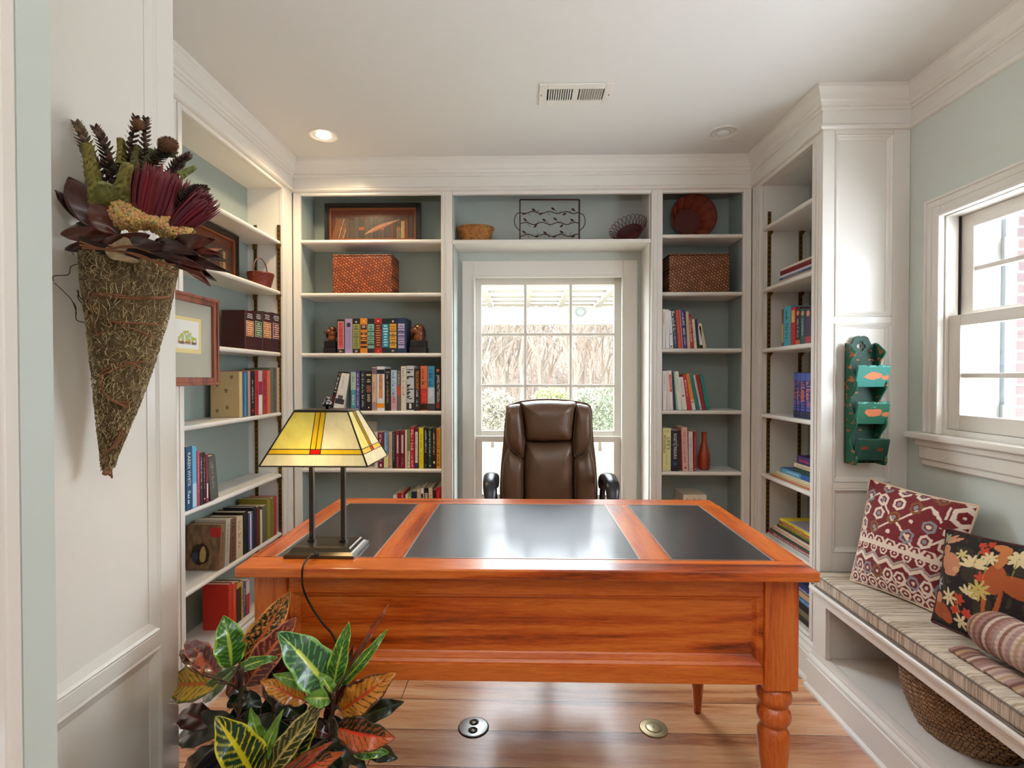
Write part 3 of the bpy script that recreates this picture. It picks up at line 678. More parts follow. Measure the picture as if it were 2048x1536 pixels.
# ============================================================ CHAIR
LEA = mat('dark brown leather', (92, 66, 47), .36, var=.2, scale=14, bump=.12, bscale=90)
BLK = mat('black chair frame', (26, 26, 30), .28, coat=.4)
SEAM = mat('stitch', (118, 100, 80), .6)
t = thing('office_chair', 'brown leather executive swivel chair standing behind the desk at the window', 'chair', (.12, 2.45, 0))
cz = lambda x, y: (880+x*.2246, 680+y*.2246)
def puff(name, pts, Y, d, parent, rings=7, tilt=.05, m=LEA, back=.03, pw=.55):
    """upholstered panel from its outline on the backrest plane"""
    out = smooth([aY(*cz(*p), Y) for p in pts]+[aY(*cz(*pts[0]), Y)], 5)[:-1]
    c = sum(out, V((0, 0, 0)))/len(out); b = MB(); n = len(out); vs = []
    def lean(p, dep): return V((p.x, p.y-dep+(p.z-.8)*tilt, p.z))
    for p in out: vs.append(lean(p, -back))
    for k in range(rings+1):
        s = 1-(k/(rings+1))**1.0; dep = d*(1-s**3.2)**pw
        for p in out: vs.append(lean(c+(p-c)*s, dep))
    vs.append(lean(c, d)); L_ = len(vs)-1
    fs = [(k*n+i, k*n+(i+1) % n, (k+1)*n+(i+1) % n, (k+1)*n+i) for k in range(rings+1) for i in range(n)]
    fs += [((rings+1)*n+i, (rings+1)*n+(i+1) % n, L_) for i in range(n)]+[tuple(range(n))]
    b.smooth = True; b.add(vs, fs)
    o = b.build(name, m, None, 0, True); o.parent = parent; inw(parent, o)
    return out, o, lean
mir = lambda P: [(1935-x, y) for x, y in P][::-1]
head = [(722, 560), (830, 546), (960, 540), (1100, 546), (1212, 560), (1205, 660), (1192, 770), (1175, 890), (1060, 903), (960, 906), (860, 903), (765, 890), (750, 770), (735, 660)]
wing = [(712, 572), (650, 578), (598, 600), (584, 680), (580, 780), (582, 870), (606, 945), (660, 1000), (738, 1046), (752, 960), (755, 880), (744, 760), (730, 650)]
mid = [(765, 898), (960, 910), (1172, 898), (1182, 1050), (1184, 1250), (1184, 1450), (1180, 1660), (960, 1680), (752, 1660), (748, 1450), (746, 1250), (752, 1050)]
low = [(612, 952), (665, 1008), (736, 1054), (742, 1200), (744, 1450), (742, 1650), (640, 1660), (590, 1520), (556, 1400), (546, 1290), (550, 1180), (570, 1060)]
CYc = 2.47
bs = [(590, 590), (720, 545), (960, 525), (1215, 545), (1345, 590), (1362, 760), (1370, 900), (1395, 1150), (1400, 1420), (1340, 1700), (960, 1740), (595, 1700), (535, 1420), (540, 1150), (563, 900), (572, 760)]
_, shell, _ = puff('backrest', bs, CYc+.03, .012, t, 4, m=LEA, back=.05)
for nm, P_, d in (('headrest', head, .075), ('side_bolster', wing, .055), ('side_bolster', mir(wing), .055), ('back_cushion', mid, .06), ('lumbar_bolster', low, .05), ('lumbar_bolster', mir(low), .05)):
    out, o, lean = puff(nm, P_, CYc, d, t)
    if nm != 'headrest' and nm != 'back_cushion':
        cc = sum(out, V((0, 0, 0)))/len(out)
        loop = [lean(cc+(p-cc)*.95, d*.30+.012) for p in out]
        b = MB().tube(loop+[loop[0]], .0011, 5); inw(o, b.build('stitching', SEAM))
# seat, gas lift and star base
b = MB(); q = []
def seatf(u, v):
    x = (u-.5)*.52; y = 2.07+.46*v; e_ = (1-abs(2*u-1)**4)*(1-abs(2*v-1)**4)
    return V((.12+x, y, .45+.07*max(e_, 0)**.4))
b.grid(16, 14, seatf)
b.grid(16, 14, lambda u, v: V((seatf(1-u, v).x, seatf(u, v).y, .45-.03*(max((1-abs(2*u-1)**4)*(1-abs(2*v-1)**4), 0))**.4)))
inw(t, b.build('seat', LEA))
b = MB()
for k in range(5):
    a = 2*PI*k/5+PI/2; e = V((.12+.29*math.cos(a), 2.47+.29*math.sin(a), .075))
    b.tube([(.12, 2.47, .12), V((.12, 2.47, .11)).lerp(e, .6), e], [.028, .022, .016], 8)
bo = inw(t, b.build('star_base', BLK))
for k in range(5):
    a = 2*PI*k/5+PI/2; e = V((.12+.29*math.cos(a), 2.47+.29*math.sin(a), .027))
    MB().lathe([(0, -.02), (.027, -.02), (.027, .02), (0, .02)], e, 16, 'x').tube([e, e+V((0, 0, .045))], .008, 6).build('caster', BLK, bo)
inw(t, MB().tube([(.12, 2.47, .10), (.12, 2.42, .425)], [.03, .022], 14).box(.02, .22, 2.24, 2.42, .405, .425).build('gas_lift', BLK))
inw(t, MB().box(.07, .17, 2.40, 2.53, .408, .424).box(.08, .16, 2.515, 2.53, .41, .75).build('back_bracket', BLK))
for s_ in (-1, 1):
    x = .12+s_*.262
    path = smooth([(x-s_*.005, 2.47, .60), (x, 2.47, .74), (x+s_*.004, 2.42, .795), (x+s_*.006, 2.33, .812), (x+s_*.004, 2.24, .795), (x, 2.20, .73), (x-s_*.01, 2.22, .60), (x-s_*.02, 2.28, .45)], 5)
    o = inw(t, MB().tube(path, [.014]*len(path), 10).build('arm_frame', BLK))
    path = smooth([(x, 2.47, .745), (x+s_*.004, 2.42, .802), (x+s_*.006, 2.33, .82), (x+s_*.004, 2.23, .803), (x, 2.19, .745)], 6)
    b = MB(); n = len(path); rr = [.034*(1-.35*abs(2*i/(n-1)-1)**3) for i in range(n)]
    b.tube([p+V((0, 0, -.004)) for p in path], rr, 14, flat=.55)
    inw(o, b.build('arm_pad', mat('black padded leather', (32, 33, 40), .3, bump=.1, bscale=100)))
# ============================================================ WINDOW BENCH
BX = 1.176; bz0, bz1 = .372, .432; BE = YE-.001
t = thing('window_bench', 'long white built-in window bench with open storage below, along the right wall', 'bench', (1.36, 1.2, 0))
def add(n, mb, m=TRIM, bev=0): return inw(t, mb.build(n, m, None, bev))
y0 = -.8
seat = MB(); nosing(seat, 'y', y0, BE, BX-.018, bz1, .024, XW-.001-BX+.018, 1); add('bench_top', seat)
b = MB().box(BX, BX+.02, y0, BE, bz0, bz1-.025).box(BX-.006, BX, y0, BE, bz1-.036, bz1-.0255)
b.box(BX, BX+.02, 2.008, BE, .168, bz0).box(BX, BX+.02, y0, BE, 0, .168)
b.box(BX, BX+.02, .75, .83, .168, bz0)
add('face_frame', b, TRIM, .002)
add('storage_deck', MB().box(BX+.02, XW-.001, y0, BE, .150, .168))
add('end_panel', MB().box(BX+.0205, XW-.001, 2.02, 2.035, .169, bz1-.025)); add('divider', MB().box(BX+.0205, XW-.001, .78, .80, .169, bz1-.025))
# cushion with striped woven fabric
def stripes(name, cs, axis, s, rough=.85, warp=.35, cross=None):
    m = bpy.data.materials.new(name); m.use_nodes = True; L = m.node_tree.links; b = m.node_tree.nodes['Principled BSDF']
    tc = nd(m, 'ShaderNodeTexCoord'); mp = nd(m, 'ShaderNodeMapping'); sc = [1.2, 1.2, 1.2]; sc[axis] = s; mp.inputs['Scale'].default_value = sc
    L.new(tc.outputs['Object'], mp.inputs[0]); n = nd(m, 'ShaderNodeTexNoise'); n.inputs['Scale'].default_value = 1; n.inputs['Detail'].default_value = 7; n.inputs['Roughness'].default_value = .75; n.inputs['Distortion'].default_value = warp
    L.new(mp.outputs[0], n.inputs['Vector']); cr = nd(m, 'ShaderNodeValToRGB'); e = cr.color_ramp.elements
    e[0].position = .3; e[0].color = (*lin(cs[0]), 1); e[1].position = .7; e[1].color = (*lin(cs[-1]), 1)
    for k, c in enumerate(cs[1:-1]): q = e.new(.3+.4*(k+1)/(len(cs)-1)); q.color = (*lin(c), 1)
    L.new(n.outputs['Fac'], cr.inputs[0]); L.new(cr.outputs[0], b.inputs['Base Color']); b.inputs['Roughness'].default_value = rough; b.inputs['Specular IOR Level'].default_value = .2
    bp = nd(m, 'ShaderNodeBump'); bp.inputs['Strength'].default_value = .5; bp.inputs['Distance'].default_value = .003; L.new(n.outputs['Fac'], bp.inputs['Height']); L.new(bp.outputs[0], b.inputs['Normal'])
    return m
CUS = stripes('beige striped woven fabric', [(128, 106, 80), (196, 180, 158), (218, 208, 192), (150, 130, 104), (224, 216, 204), (186, 172, 154)], 1, 60)
t = thing('bench_cushion', 'long beige and grey striped seat cushion lying on the white window bench', 'cushion', (1.36, 1.2, bz1))
b = MB().box(BX-.012, XW-.004, y0, BE-.012, bz1+.001, .489)
inw(t, b.build('cushion_pad', CUS, None, .016, False, 0, 4))
PIP = mat('taupe cushion piping', (120, 112, 104), .8)
for z in (bz1+.006, .484):
    yy = [y0+.02*k for k in range(int((BE-.03-y0)/.02)+1)]
    inw(t, MB().tube([(BX-.0135, y, z) for y in yy], .0028, 6).tube([(BX-.0135+(XW-.02-BX)*k/8, BE-.0105, z) for k in range(9)], .0028, 6).build('piping', PIP))
# ---------------- pillows
def pillow(name, label, cs, puff_, paint, m, cols=150, piping=None, edge=.10, ears=.0, backc=None):
    """cs = bottom-left, bottom-right, top-right, top-left corners"""
    c0, c1, c2, c3 = [V(c) for c in cs]; N = ((c1-c0).cross(c3-c0)).normalized(); cen = (c0+c1+c2+c3)/4
    if N.dot(V((0, 0, H))-cen) < 0: N = -N
    def f(u, v, s):
        k = 1-edge*(4*v*(1-v))*(abs(2*u-1)**1.5); h = 1-edge*(4*u*(1-u))*(abs(2*v-1)**1.5)
        a = .5+(u-.5)*k; b_ = .5+(v-.5)*h
        p = c0.lerp(c1, a).lerp(c3.lerp(c2, a), b_)
        e_ = max(1-abs(2*u-1)**2.4, 0)**.62*max(1-abs(2*v-1)**2.4, 0)**.62
        w = noise.noise(V((u*3, v*3, len(label))))*.012*e_
        return p+N*s*(puff_*e_+w)
    root = thing(name, label, 'pillow', tuple(cen))
    b = MB().grid(cols, cols, lambda u, v: f(u, v, 1), paint); inw(root, b.build('pillow_front', m))
    b = MB().grid(24, 24, lambda u, v: f(1-u, v, -.55)); inw(root, b.build('pillow_back', backc or mat('pillow back cloth', (150, 118, 92), .9)))
    if piping:
        q = [f(i/24, 0, 0) for i in range(24)]+[f(1, i/24, 0) for i in range(24)]+[f(1-i/24, 1, 0) for i in range(24)]+[f(0, 1-i/24, 0) for i in range(25)]
        inw(root, MB().tube(q, .0042, 7).build('piping', piping))
    return root
RED, CRM, GRY, BRN, DKR = (122, 24, 32), (232, 214, 196), (140, 142, 148), (134, 84, 42), (84, 14, 22)
L_ = {k: lin(k) for k in (RED, CRM, GRY, BRN, DKR)}
def hexd(x, y): x, y = abs(x), abs(y); return max(x, x*.5+y*.866)
def ikat(u, v):
    u *= .76; v = v*.9+.05
    w = noise.noise(V((u*40, v*40, 3)))*.004; u += w+.012*noise.noise(V((u*6, v*6, 8))); v += w+.012*noise.noise(V((u*6, v*6, 1)))
    c = RED
    def ringrow(v0, per, R, outs, ph=0, asp=1.15):
        nonlocal c
        k = math.floor(u/per+ph); x = (u/per+ph-k-.5)*per; d = hexd((v-v0)/asp, x)
        if d < R: c = outs[k % len(outs)]
        if d < R*.62: c = RED
        if d < R*.26: c = CRM
    def zig(v0, amp, per, th, cc, ph=0):
        nonlocal c
        t_ = abs(((u/per+ph) % 1)-.5)*2; z = v0+amp*t_
        if abs(v-z) < th: c = cc
    if v < .5:
        zig(.015, .035, .11, .013, CRM); zig(.04, .035, .11, .008, GRY)
        ringrow(.10, .088, .037, [CRM])
        zig(.135, .045, .088, .010, CRM, .5)
        ringrow(.215, .088, .040, [GRY, CRM, GRY, BRN, CRM, CRM], .4, 1.35)
        zig(.285, .045, .12, .016, CRM, .2); zig(.315, .045, .12, .009, (176, 168, 156), .2)
        ringrow(.395, .088, .030, [CRM], .1)
        ringrow(.46, .088, .042, [CRM], .6, 1.2)
        if v > .35 and c == RED and abs(v-.43) < .02: c = CRM
    else:
        # large diamonds over scattered lozenges
        x = (u*2.6+.15); k = math.floor(x); x = x-k-.5; y = (v-.66)/.21
        d = abs(x)+abs(y)*.5
        if abs(d-.47) < .028 and v < .86: c = CRM
        kk = math.floor(u*8), math.floor(v*8); xx, yy = (u*8) % 1-.5, (v*8) % 1-.5
        e_ = hexd(xx, yy*.8); h_ = (kk[0]*7+kk[1]*13) % 5
        if .20 < e_ < .34 and h_ != 1: c = CRM if h_ < 3 else (GRY if h_ == 3 else BRN)
        if e_ < .12: c = CRM if h_ % 2 else GRY
        if u > .62 and v > .70:
            xx, yy = (u*6.2) % 1-.5, (v*5.4) % 1-.5; e_ = hexd(xx, yy)
            c = CRM if e_ < .46 else RED
            if e_ < .26: c = RED
            if e_ < .07: c = CRM
        if v > .93 and u < .6: c = RED if (abs(((u*9) % 1)-.5) > .2) else CRM
    if c == RED and noise.noise(V((u*90, v*90, 0))) > .45: c = DKR
    if c not in L_: L_[c] = lin(c)
    return L_[c]
def bl(px, py, z): p = aZ(px, py, z); return p
ZC = .492
FAB = vcol('printed red ikat cloth', .85, .4, 500, sheen=.2)
pillow('throw_pillow', 'dark red and cream ikat throw pillow leaning in the bench corner', [(1.256, 1.985, ZC), (1.372, 1.675, ZC), (1.505, 1.72, .845), (1.352, 2.025, .875)], .062, ikat, FAB, 190, mat('cream pillow piping', (222, 196, 168), .8), .05)
NAV = (30, 20, 22)
shapes = []
def el(cx, cy, a, b_, rot, c): shapes.append((cx, cy, a, b_, math.cos(rot), math.sin(rot), c))
TAN, ORG, OLV, IVR, VER = (196, 132, 96), (172, 84, 38), (110, 92, 52), (226, 206, 160), (196, 68, 40)
for (cx, cy, s) in ((.12, .12, .5), (.30, .80, .5), (.55, .35, .6), (.80, .75, .6), (.42, .62, .7), (.72, .2, .6), (.1, .45, .4), (.92, .45, .5)): el(cx, cy, .13*s, .16*s, cx*5, (54, 44, 30))
el(.17, .66, .13, .10, -.35, TAN); el(.075, .78, .055, .055, 0, TAN); el(.14, .90, .085, .022, .55, (206, 140, 104)); el(.10, .92, .07, .018, .75, TAN); el(.26, .60, .035, .035, 0, (214, 156, 110)); el(.06, .80, .008, .008, 0, (30, 20, 20)); el(.2, .56, .08, .03, 0, TAN)
el(.60, .62, .10, .14, .15, ORG); el(.60, .84, .05, .12, -.1, (196, 120, 64)); el(.56, .93, .075, .04, -.1, (200, 124, 66)); el(.67, .40, .02, .16, -.1, ORG); el(.56, .40, .02, .16, .1, (184, 96, 46)); el(.80, .60, .16, .09, -.2, ORG); el(.92, .40, .02, .16, -.1, ORG)
el(.12, .16, .14, .085, -.3, (158, 74, 34)); el(.08, .28, .06, .055, .3, TAN); el(.2, .1, .06, .05, 0, ORG)
def star(cx, cy, n, r, c, w=.22, r0=0, span=2*PI):
    for k in range(n):
        a = r0+span*k/n; el(cx+math.cos(a)*r*.55, cy+math.sin(a)*r*.55, r*.5, r*w, a, c)
star(.40, .68, 7, .12, IVR, .16, .2, PI*1.1); star(.42, .40, 6, .10, IVR, .15, 0, PI); star(.44, .86, 5, .05, VER, .3); star(.40, .92, 5, .035, VER, .4); star(.46, .95, 5, .035, VER, .4)
star(.50, .80, 8, .07, IVR, .2); star(.49, .60, 6, .06, VER, .25); star(.50, .48, 9, .10, (196, 176, 96), .14); star(.33, .33, 6, .06, VER, .3); star(.30, .22, 6, .055, VER, .3); star(.42, .22, 6, .055, VER, .3); star(.23, .32, 7, .09, IVR, .16)
star(.36, .12, 6, .08, IVR, .18); star(.72, .86, 8, .09, IVR, .22); star(.84, .84, 7, .06, VER, .25); star(.66, .15, 6, .06, VER, .25); star(.80, .2, 7, .08, IVR, .2); star(.05, .42, 6, .07, (150, 160, 170), .2); star(.9, .9, 6, .05, IVR); star(.04, .9, 6, .06, (150, 150, 110)); star(.27, .77, 6, .06, (206, 190, 130), .2)
for s_ in ((.40, .76, .004, .10, 0), (.50, .68, .004, .12, .05), (.33, .26, .004, .08, .2), (.72, .76, .004, .10, .1)): el(s_[0], s_[1], s_[2], s_[3], s_[4], (150, 150, 80))
LS = {}
def tapestry(u, v):
    w = noise.noise(V((u*60, v*60, 3)))*.006; x, y = u+w, v-w; c = NAV
    if noise.noise(V((u*14, v*14, 5))) > .38: c = (60, 52, 30)
    for cx, cy, a, b_, cs, sn, cc in shapes:
        dx, dy = x-cx, y-cy
        if abs(dx) > .25 or abs(dy) > .25: continue
        q = ((dx*cs+dy*sn)/a)**2+((-dx*sn+dy*cs)/b_)**2
        if q < 1: c = cc
    if c not in LS: LS[c] = lin(c)
    return LS[c]
pillow('throw_pillow', 'black tapestry throw pillow woven with a rabbit, a dog and flowers', [(1.305, 1.655, ZC), (1.36, 1.37, ZC), (1.46, 1.39, .80), (1.385, 1.70, .775)], .05, tapestry, vcol('tapestry cloth', .9, .5, 500), 190, mat('dark red cord', (70, 22, 22), .8), .05)
GB = lin((150, 156, 168)); GD = lin((128, 134, 148))
pillow('throw_pillow', 'grey-blue ribbed throw pillow at the photo edge behind the rolled blanket', [(1.365, 1.36, ZC), (1.40, 1.08, ZC), (1.50, 1.06, .78), (1.455, 1.36, .765)], .045, lambda u, v: GB if math.sin(v*200) > -.2 else GD, vcol('ribbed blue cloth', .9, .3, 300), 90, None, .08)
# rolled knitted blanket
t = thing('rolled_blanket', 'rolled brown, cream and pink knitted blanket lying on the bench cushion', 'blanket', (1.30, 1.28, ZC))
A0, A1 = V((1.305, 1.475, ZC+.066)), V((1.325, .98, ZC+.066)); ax_ = (A1-A0).normalized(); uu_ = V((0, 0, 1)); ss_ = ax_.cross(uu_)
def roll(u, v):
    a = 2*PI*2.6*u; r = .020+.044*u+.0015*math.sin(a*3+v*9); e_ = (.018*(1-u)**1.0 if u < .96 else 0)
    y = v; p = A0.lerp(A1, y); s_ = 1-.35*max(0, 1-v*14)**2*(u)
    return p+(ss_*math.cos(a)+uu_*math.sin(a))*r*s_-ax_*(.012*(1-u)*(1 if v < .01 else 0))
BCs = [lin(c) for c in ((168, 132, 118), (206, 180, 162), (150, 104, 92), (192, 158, 122), (216, 196, 178), (128, 88, 80), (180, 146, 140))]
def rollc(u, v):
    q = v*52; k = int(q); c = BCs[(k*5+k//3) % 7]; f_ = .86+.2*math.sin(u*400)*math.sin(v*900); return tuple(x*f_ for x in c)
b = MB().grid(150, 160, roll, rollc); inw(t, b.build('blanket_roll', vcol('knitted wool', .95, .6, 260), None, 0, False, .008))
b = MB().grid(40, 110, lambda u, v: A0.lerp(A1, v)+ss_*(.05-.125*u if False else 0)+V((-.02-.075*u, 0, -.064+.010*math.sin(PI*u)+.002*math.sin(v*60))), rollc)
inw(t, b.build('blanket_tail', vcol('knitted wool tail', .95, .6, 260), None, 0, False, .007))
# basket under the bench
t = thing('storage_basket', 'large round pale wicker basket stored under the window bench', 'basket', (1.375, 1.605, .169))
WK = weave('pale wicker', (178, 142, 100), (146, 108, 72), 70, 0, axes=(1, 2))
def bask(u, v):
    a = 2*PI*u; r = .118+.040*v+.012*math.sin(PI*v); k = 1+.022*math.sin(v*PI*22)*math.cos(a*22)+.006*math.sin(a*44)
    return V((math.cos(a)*r*k, math.sin(a)*r*k*1.16, .002+.168*v))
MB().grid(176, 66, bask).build('basket_wall', WK, t, 0, False, .005)
MB().lathe([(0, .004), (.118, .004)], (0, 0, 0), 40, sy=1.16).build('basket_bottom', WK, t)
b = MB()
for ph in (0, PI):
    b.tube([V((math.cos(a)*.160, math.sin(a)*.160*1.16, .168))+V((math.cos(a)*.004*math.cos(a*16+ph), math.sin(a)*.004*math.cos(a*16+ph), .005*math.sin(a*16+ph))) for a in [2*PI*k/96 for k in range(97)]], .006, 6)
b.build('rim', WK, t)
# ============================================================ LETTER RACK on the panelled end
gz = lambda x, y: (1600+x*.2344, 620+y*.2344)
gx0, gx1 = aY(1688, 800, YE).x, aY(1688, 800, YE).x+.122
t = thing('letter_rack', 'distressed green wooden wall letter rack with three tilted pockets', 'letter rack', ((gx0+gx1)/2, YE, 1.2))
W = gx1-gx0; gzt, gzb = aY(1725, 672, YE).z, aY(1725, 926, YE-.01).z
TQ, GRN, DGR, RUST = lin((28, 120, 108)), lin((20, 96, 72)), lin((14, 64, 50)), lin((196, 112, 66))
def gp(base, seed, amt):
    def f(x, z):
        n_ = noise.noise(V((x*28, seed, z*60)))+.5*noise.noise(V((x*90, seed, z*160)))
        return RUST if n_ > amt else (tuple(c*1.25 for c in base) if n_ < -.35 else base)
    return f
GM = vcol('distressed green paint', .55, .3, 300)
def board(mb, pts, o, U, Wv, D, cf, nsub=1):
    s = len(mb.v); mb.ext(pts, o, U, Wv, D); return mb
def pgrid(name, f, thick, cf, nu=40, nv=60, par=None):
    b = MB(); cols = []
    b.grid(nu, nv, f, lambda u, v: cf(*(f(u, v).x, f(u, v).z))); o = b.build(name, GM, None, 0, False, thick); inw(par or t, o); return o
# back board with scalloped crest: height profile across
def crest(u):
    q = abs(u-.5)*2
    if q < .36: return -.005*(1-q/.12) if q < .12 else -.004*((q-.12)/.24)**2
    if q < .70: t_ = (q-.36)/.34; return -.004-.032*(t_*t_*(3-2*t_))
    return -.036+.008*math.sin((q-.70)/.30*PI*.5)
zc0 = gzt
pb = []
for k in range(41):
    u = k/40; pb.append((u*W, crest(u)+(-.006 if abs(u-.5) < .02 else 0)))
hole = (W/2, -.040)
# build as strips around a quatrefoil hole
def backpt(u, v):
    x = u*W; z = (crest(u)+zc0)*v+(gzb)*(1-v); return V((gx0+x, YE-.006, z))
b = MB(); nu, nv = 60, 200; w_ = nu+1; vs = []; cs = []; cf = gp(DGR, 2, .62)
for j in range(nv+1):
    for i in range(nu+1):
        p = backpt(i/nu, j/nv); vs.append(p); cs.append(cf(p.x, p.z))
fs = []
hc = V((gx0+W/2, 0, zc0-.042)); holes = [(hc+V((0, 0, .012)), .0085), (hc+V((0, 0, -.012)), .0085), (hc+V((.010, 0, 0)), .0085), (hc-V((.010, 0, 0)), .0085), (hc+V((.030, 0, -.022)), .006), (hc+V((-.030, 0, -.022)), .006)]
for j in range(nv):
    for i in range(nu):
        c_ = (vs[j*w_+i]+vs[(j+1)*w_+i+1])/2
        if any((c_.x-h.x)**2+(c_.z-h.z)**2 < r*r for h, r in holes): continue
        fs.append((j*w_+i, j*w_+i+1, (j+1)*w_+i+1, (j+1)*w_+i))
b.add(vs, fs, cs); inw(t, b.build('back_board', GM, None, 0, False, .008))
for s_ in (0, 1):
    x = gx0+.004+s_*(W-.008)
    def sf(u, v, x=x):
        z = gzb+(zc0-.032-gzb)*v; q = (1-v)*3.25; dep = .045+.022*math.cos((q % 1)*2*PI-.6) if v < .93 else .045*(1-(v-.93)/.07)+.01
        return V((x, YE-.010-u*dep, z))
    b = MB().grid(8, 90, sf, lambda u, v: gp(GRN, 9+s_, .40)(u*.06+.3, sf(u, v).z)); inw(t, b.build('side_board', GM, None, 0, False, .007))
pk = [(475, 655, TQ, .12), (787, 970, GRN, .18), (1102, 1278, DGR, .42)]
for k, (t0, t1, bc, am) in enumerate(pk):
    z1 = aY(*gz(600, t0), YE-.085).z; z0 = aY(*gz(600, t1), YE-.062).z
    cf0 = gp(bc, 20+k, 9)
    def cf(x, z, bc=bc, k=k, z0=z0, z1=z1):
        u = (x-gx0)/W; v = (z-z0)/(z1-z0); n_ = noise.noise(V((u*5, k*3, v*7)))*.35+noise.noise(V((u*20, k, v*20)))*.12
        if k < 2: d = ((u-.52)/.30)**2+((v-.52)/.20)**2; d = min(d, ((u-.95)/.18)**2+((v-.45)/.12)**2)
        else: d = min(((u-.25)/.13)**2+((v-.58)/.10)**2, ((u-.75)/.10)**2+((v-.5)/.10)**2)
        if d+n_ < .8: return RUST if k < 2 else lin((130, 50, 30))
        if n_ > .26 or v > .94 and n_ > 0: return lin((96, 170, 160)) if k < 2 else bc
        return bc
    f = lambda u, v, z0=z0, z1=z1: V((gx0-.001+u*(W+.002), YE-.066-.020*v, z0+(z1-z0)*v+(.003*math.sin(u*PI*3+.5) if v > .99 else 0)))
    o = pgrid('pocket_front', f, .006, cf)
    inw(o, MB().box(gx0+.008, gx1-.008, YE-.062, YE-.011, z0, z0+.005).build('pocket_floor', mat('dark green wood', (12, 60, 50), .6)))
# ============================================================ BOOKS
PAGE = mat('paper page block', (222, 208, 180), .8)
def bmat(c): return mat('book cloth %d %d %d' % c, c, .38)
ORD = ['first', 'second', 'third', 'fourth', 'fifth', 'sixth', 'seventh', 'eighth', 'ninth', 'tenth', 'eleventh', 'twelfth', 'thirteenth', 'fourteenth', 'fifteenth', 'sixteenth', 'seventeenth', 'eighteenth']
BK, WH, CR_, GDc, SL = (22, 20, 22), (232, 228, 220), (226, 210, 176), (206, 164, 80), (196, 198, 202)
def book(M, w, h, d, c, label, group, deco=(), hard=True, rnd=None):
    """M: 4x4 placing the spine (bottom centre at the origin, spine looks to -y)"""
    rnd = rnd or random.Random(int(w*1e6)+int(h*1e5))
    t = empty('book'); t.matrix_world = M; t.location = M.to_translation(); t.rotation_euler = M.to_euler(); tag(t, label, 'book', group)
    e = .0022 if hard else .0007; o_ = .003 if hard else .0
    b = MB().box(-w/2, w/2, 0, e, 0, h).box(-w/2, -w/2+e, e, d, 0, h).box(w/2-e, w/2, e, d, 0, h)
    b.build('cover', bmat(c), t, .0012 if hard else .0004, segs=1)
    MB().box(-w/2+e, w/2-e, e, d-o_-.0005, o_+.0003, h-o_-.0003).build('pages', PAGE, t)
    if deco:
        b = MB(); ms = []
        def use(cc):
            m = bmat(cc)
            if m not in ms: ms.append(m)
            b.cm = ms.index(m)
        for k, q in enumerate(deco):
            y = -.00025-.00008*k
            kd = q[0]
            if kd == 'R':
                use(q[1]); f = q[4] if len(q) > 4 else 1.0
                b.box(-w/2*f, w/2*f, y, .0002, h*q[2], h*q[3])
            elif kd == 'T':
                use(q[2]); f = q[5] if len(q) > 5 else .62; off = q[6] if len(q) > 6 else 0
                put_text(b, q[1], (-w*f/2+off*w, y, h*q[4]), (0, 0, -1), (1, 0, 0), h*(q[4]-q[3]), w*f)
            elif kd == 'H':
                use(q[2]); put_text(b, q[1], (-w*.4, y, h*q[3]), (1, 0, 0), (0, 0, 1), w*.8, h*(q[4]-q[3]))
            elif kd == 'm':
                use(q[1]); f = q[4] if len(q) > 4 else .45; z = h*q[3]; s = w*f
                while z > h*q[2]:
                    a = rnd.uniform(.25, .6)*s
                    if rnd.random() < .84:
                        x0 = -s/2; x1 = s/2
                        if rnd.random() < .5: x1 = 0
                        b.box(x0, x1, y, .0002, z-a*.45, z)
                        if rnd.random() < .6: b.box(x0, x0+s*.25, y, .0002, z-a, z-a*.45)
                    z -= a*1.25
            elif kd == 'n':
                use(q[1]); n = q[4] if len(q) > 4 else 4; f = .7
                for j in range(n):
                    z = h*(q[2]+(q[3]-q[2])*(j+.3)/n); ww = w*f*rnd.uniform(.5, 1)/2
                    b.box(-ww, ww, y, .0002, z, z+h*(q[3]-q[2])/n*.42)
            elif kd == 'O':
                use(q[1]); zz = h*q[2]; r = w*q[3]
                b.add([V((r*math.cos(a), y, zz+r*math.sin(a))) for a in [2*PI*j/14 for j in range(14)]], [tuple(range(14))])
        b.build('spine_print', ms, t)
    return t
ROT = {'B': Matrix.Identity(3), 'L': Matrix.Rotation(PI/2, 3, 'Z'), 'R': Matrix.Rotation(-PI/2, 3, 'Z')}
def pt(face, px, py, pl): return aY(px, py, pl) if face == 'B' else aX(px, py, pl)
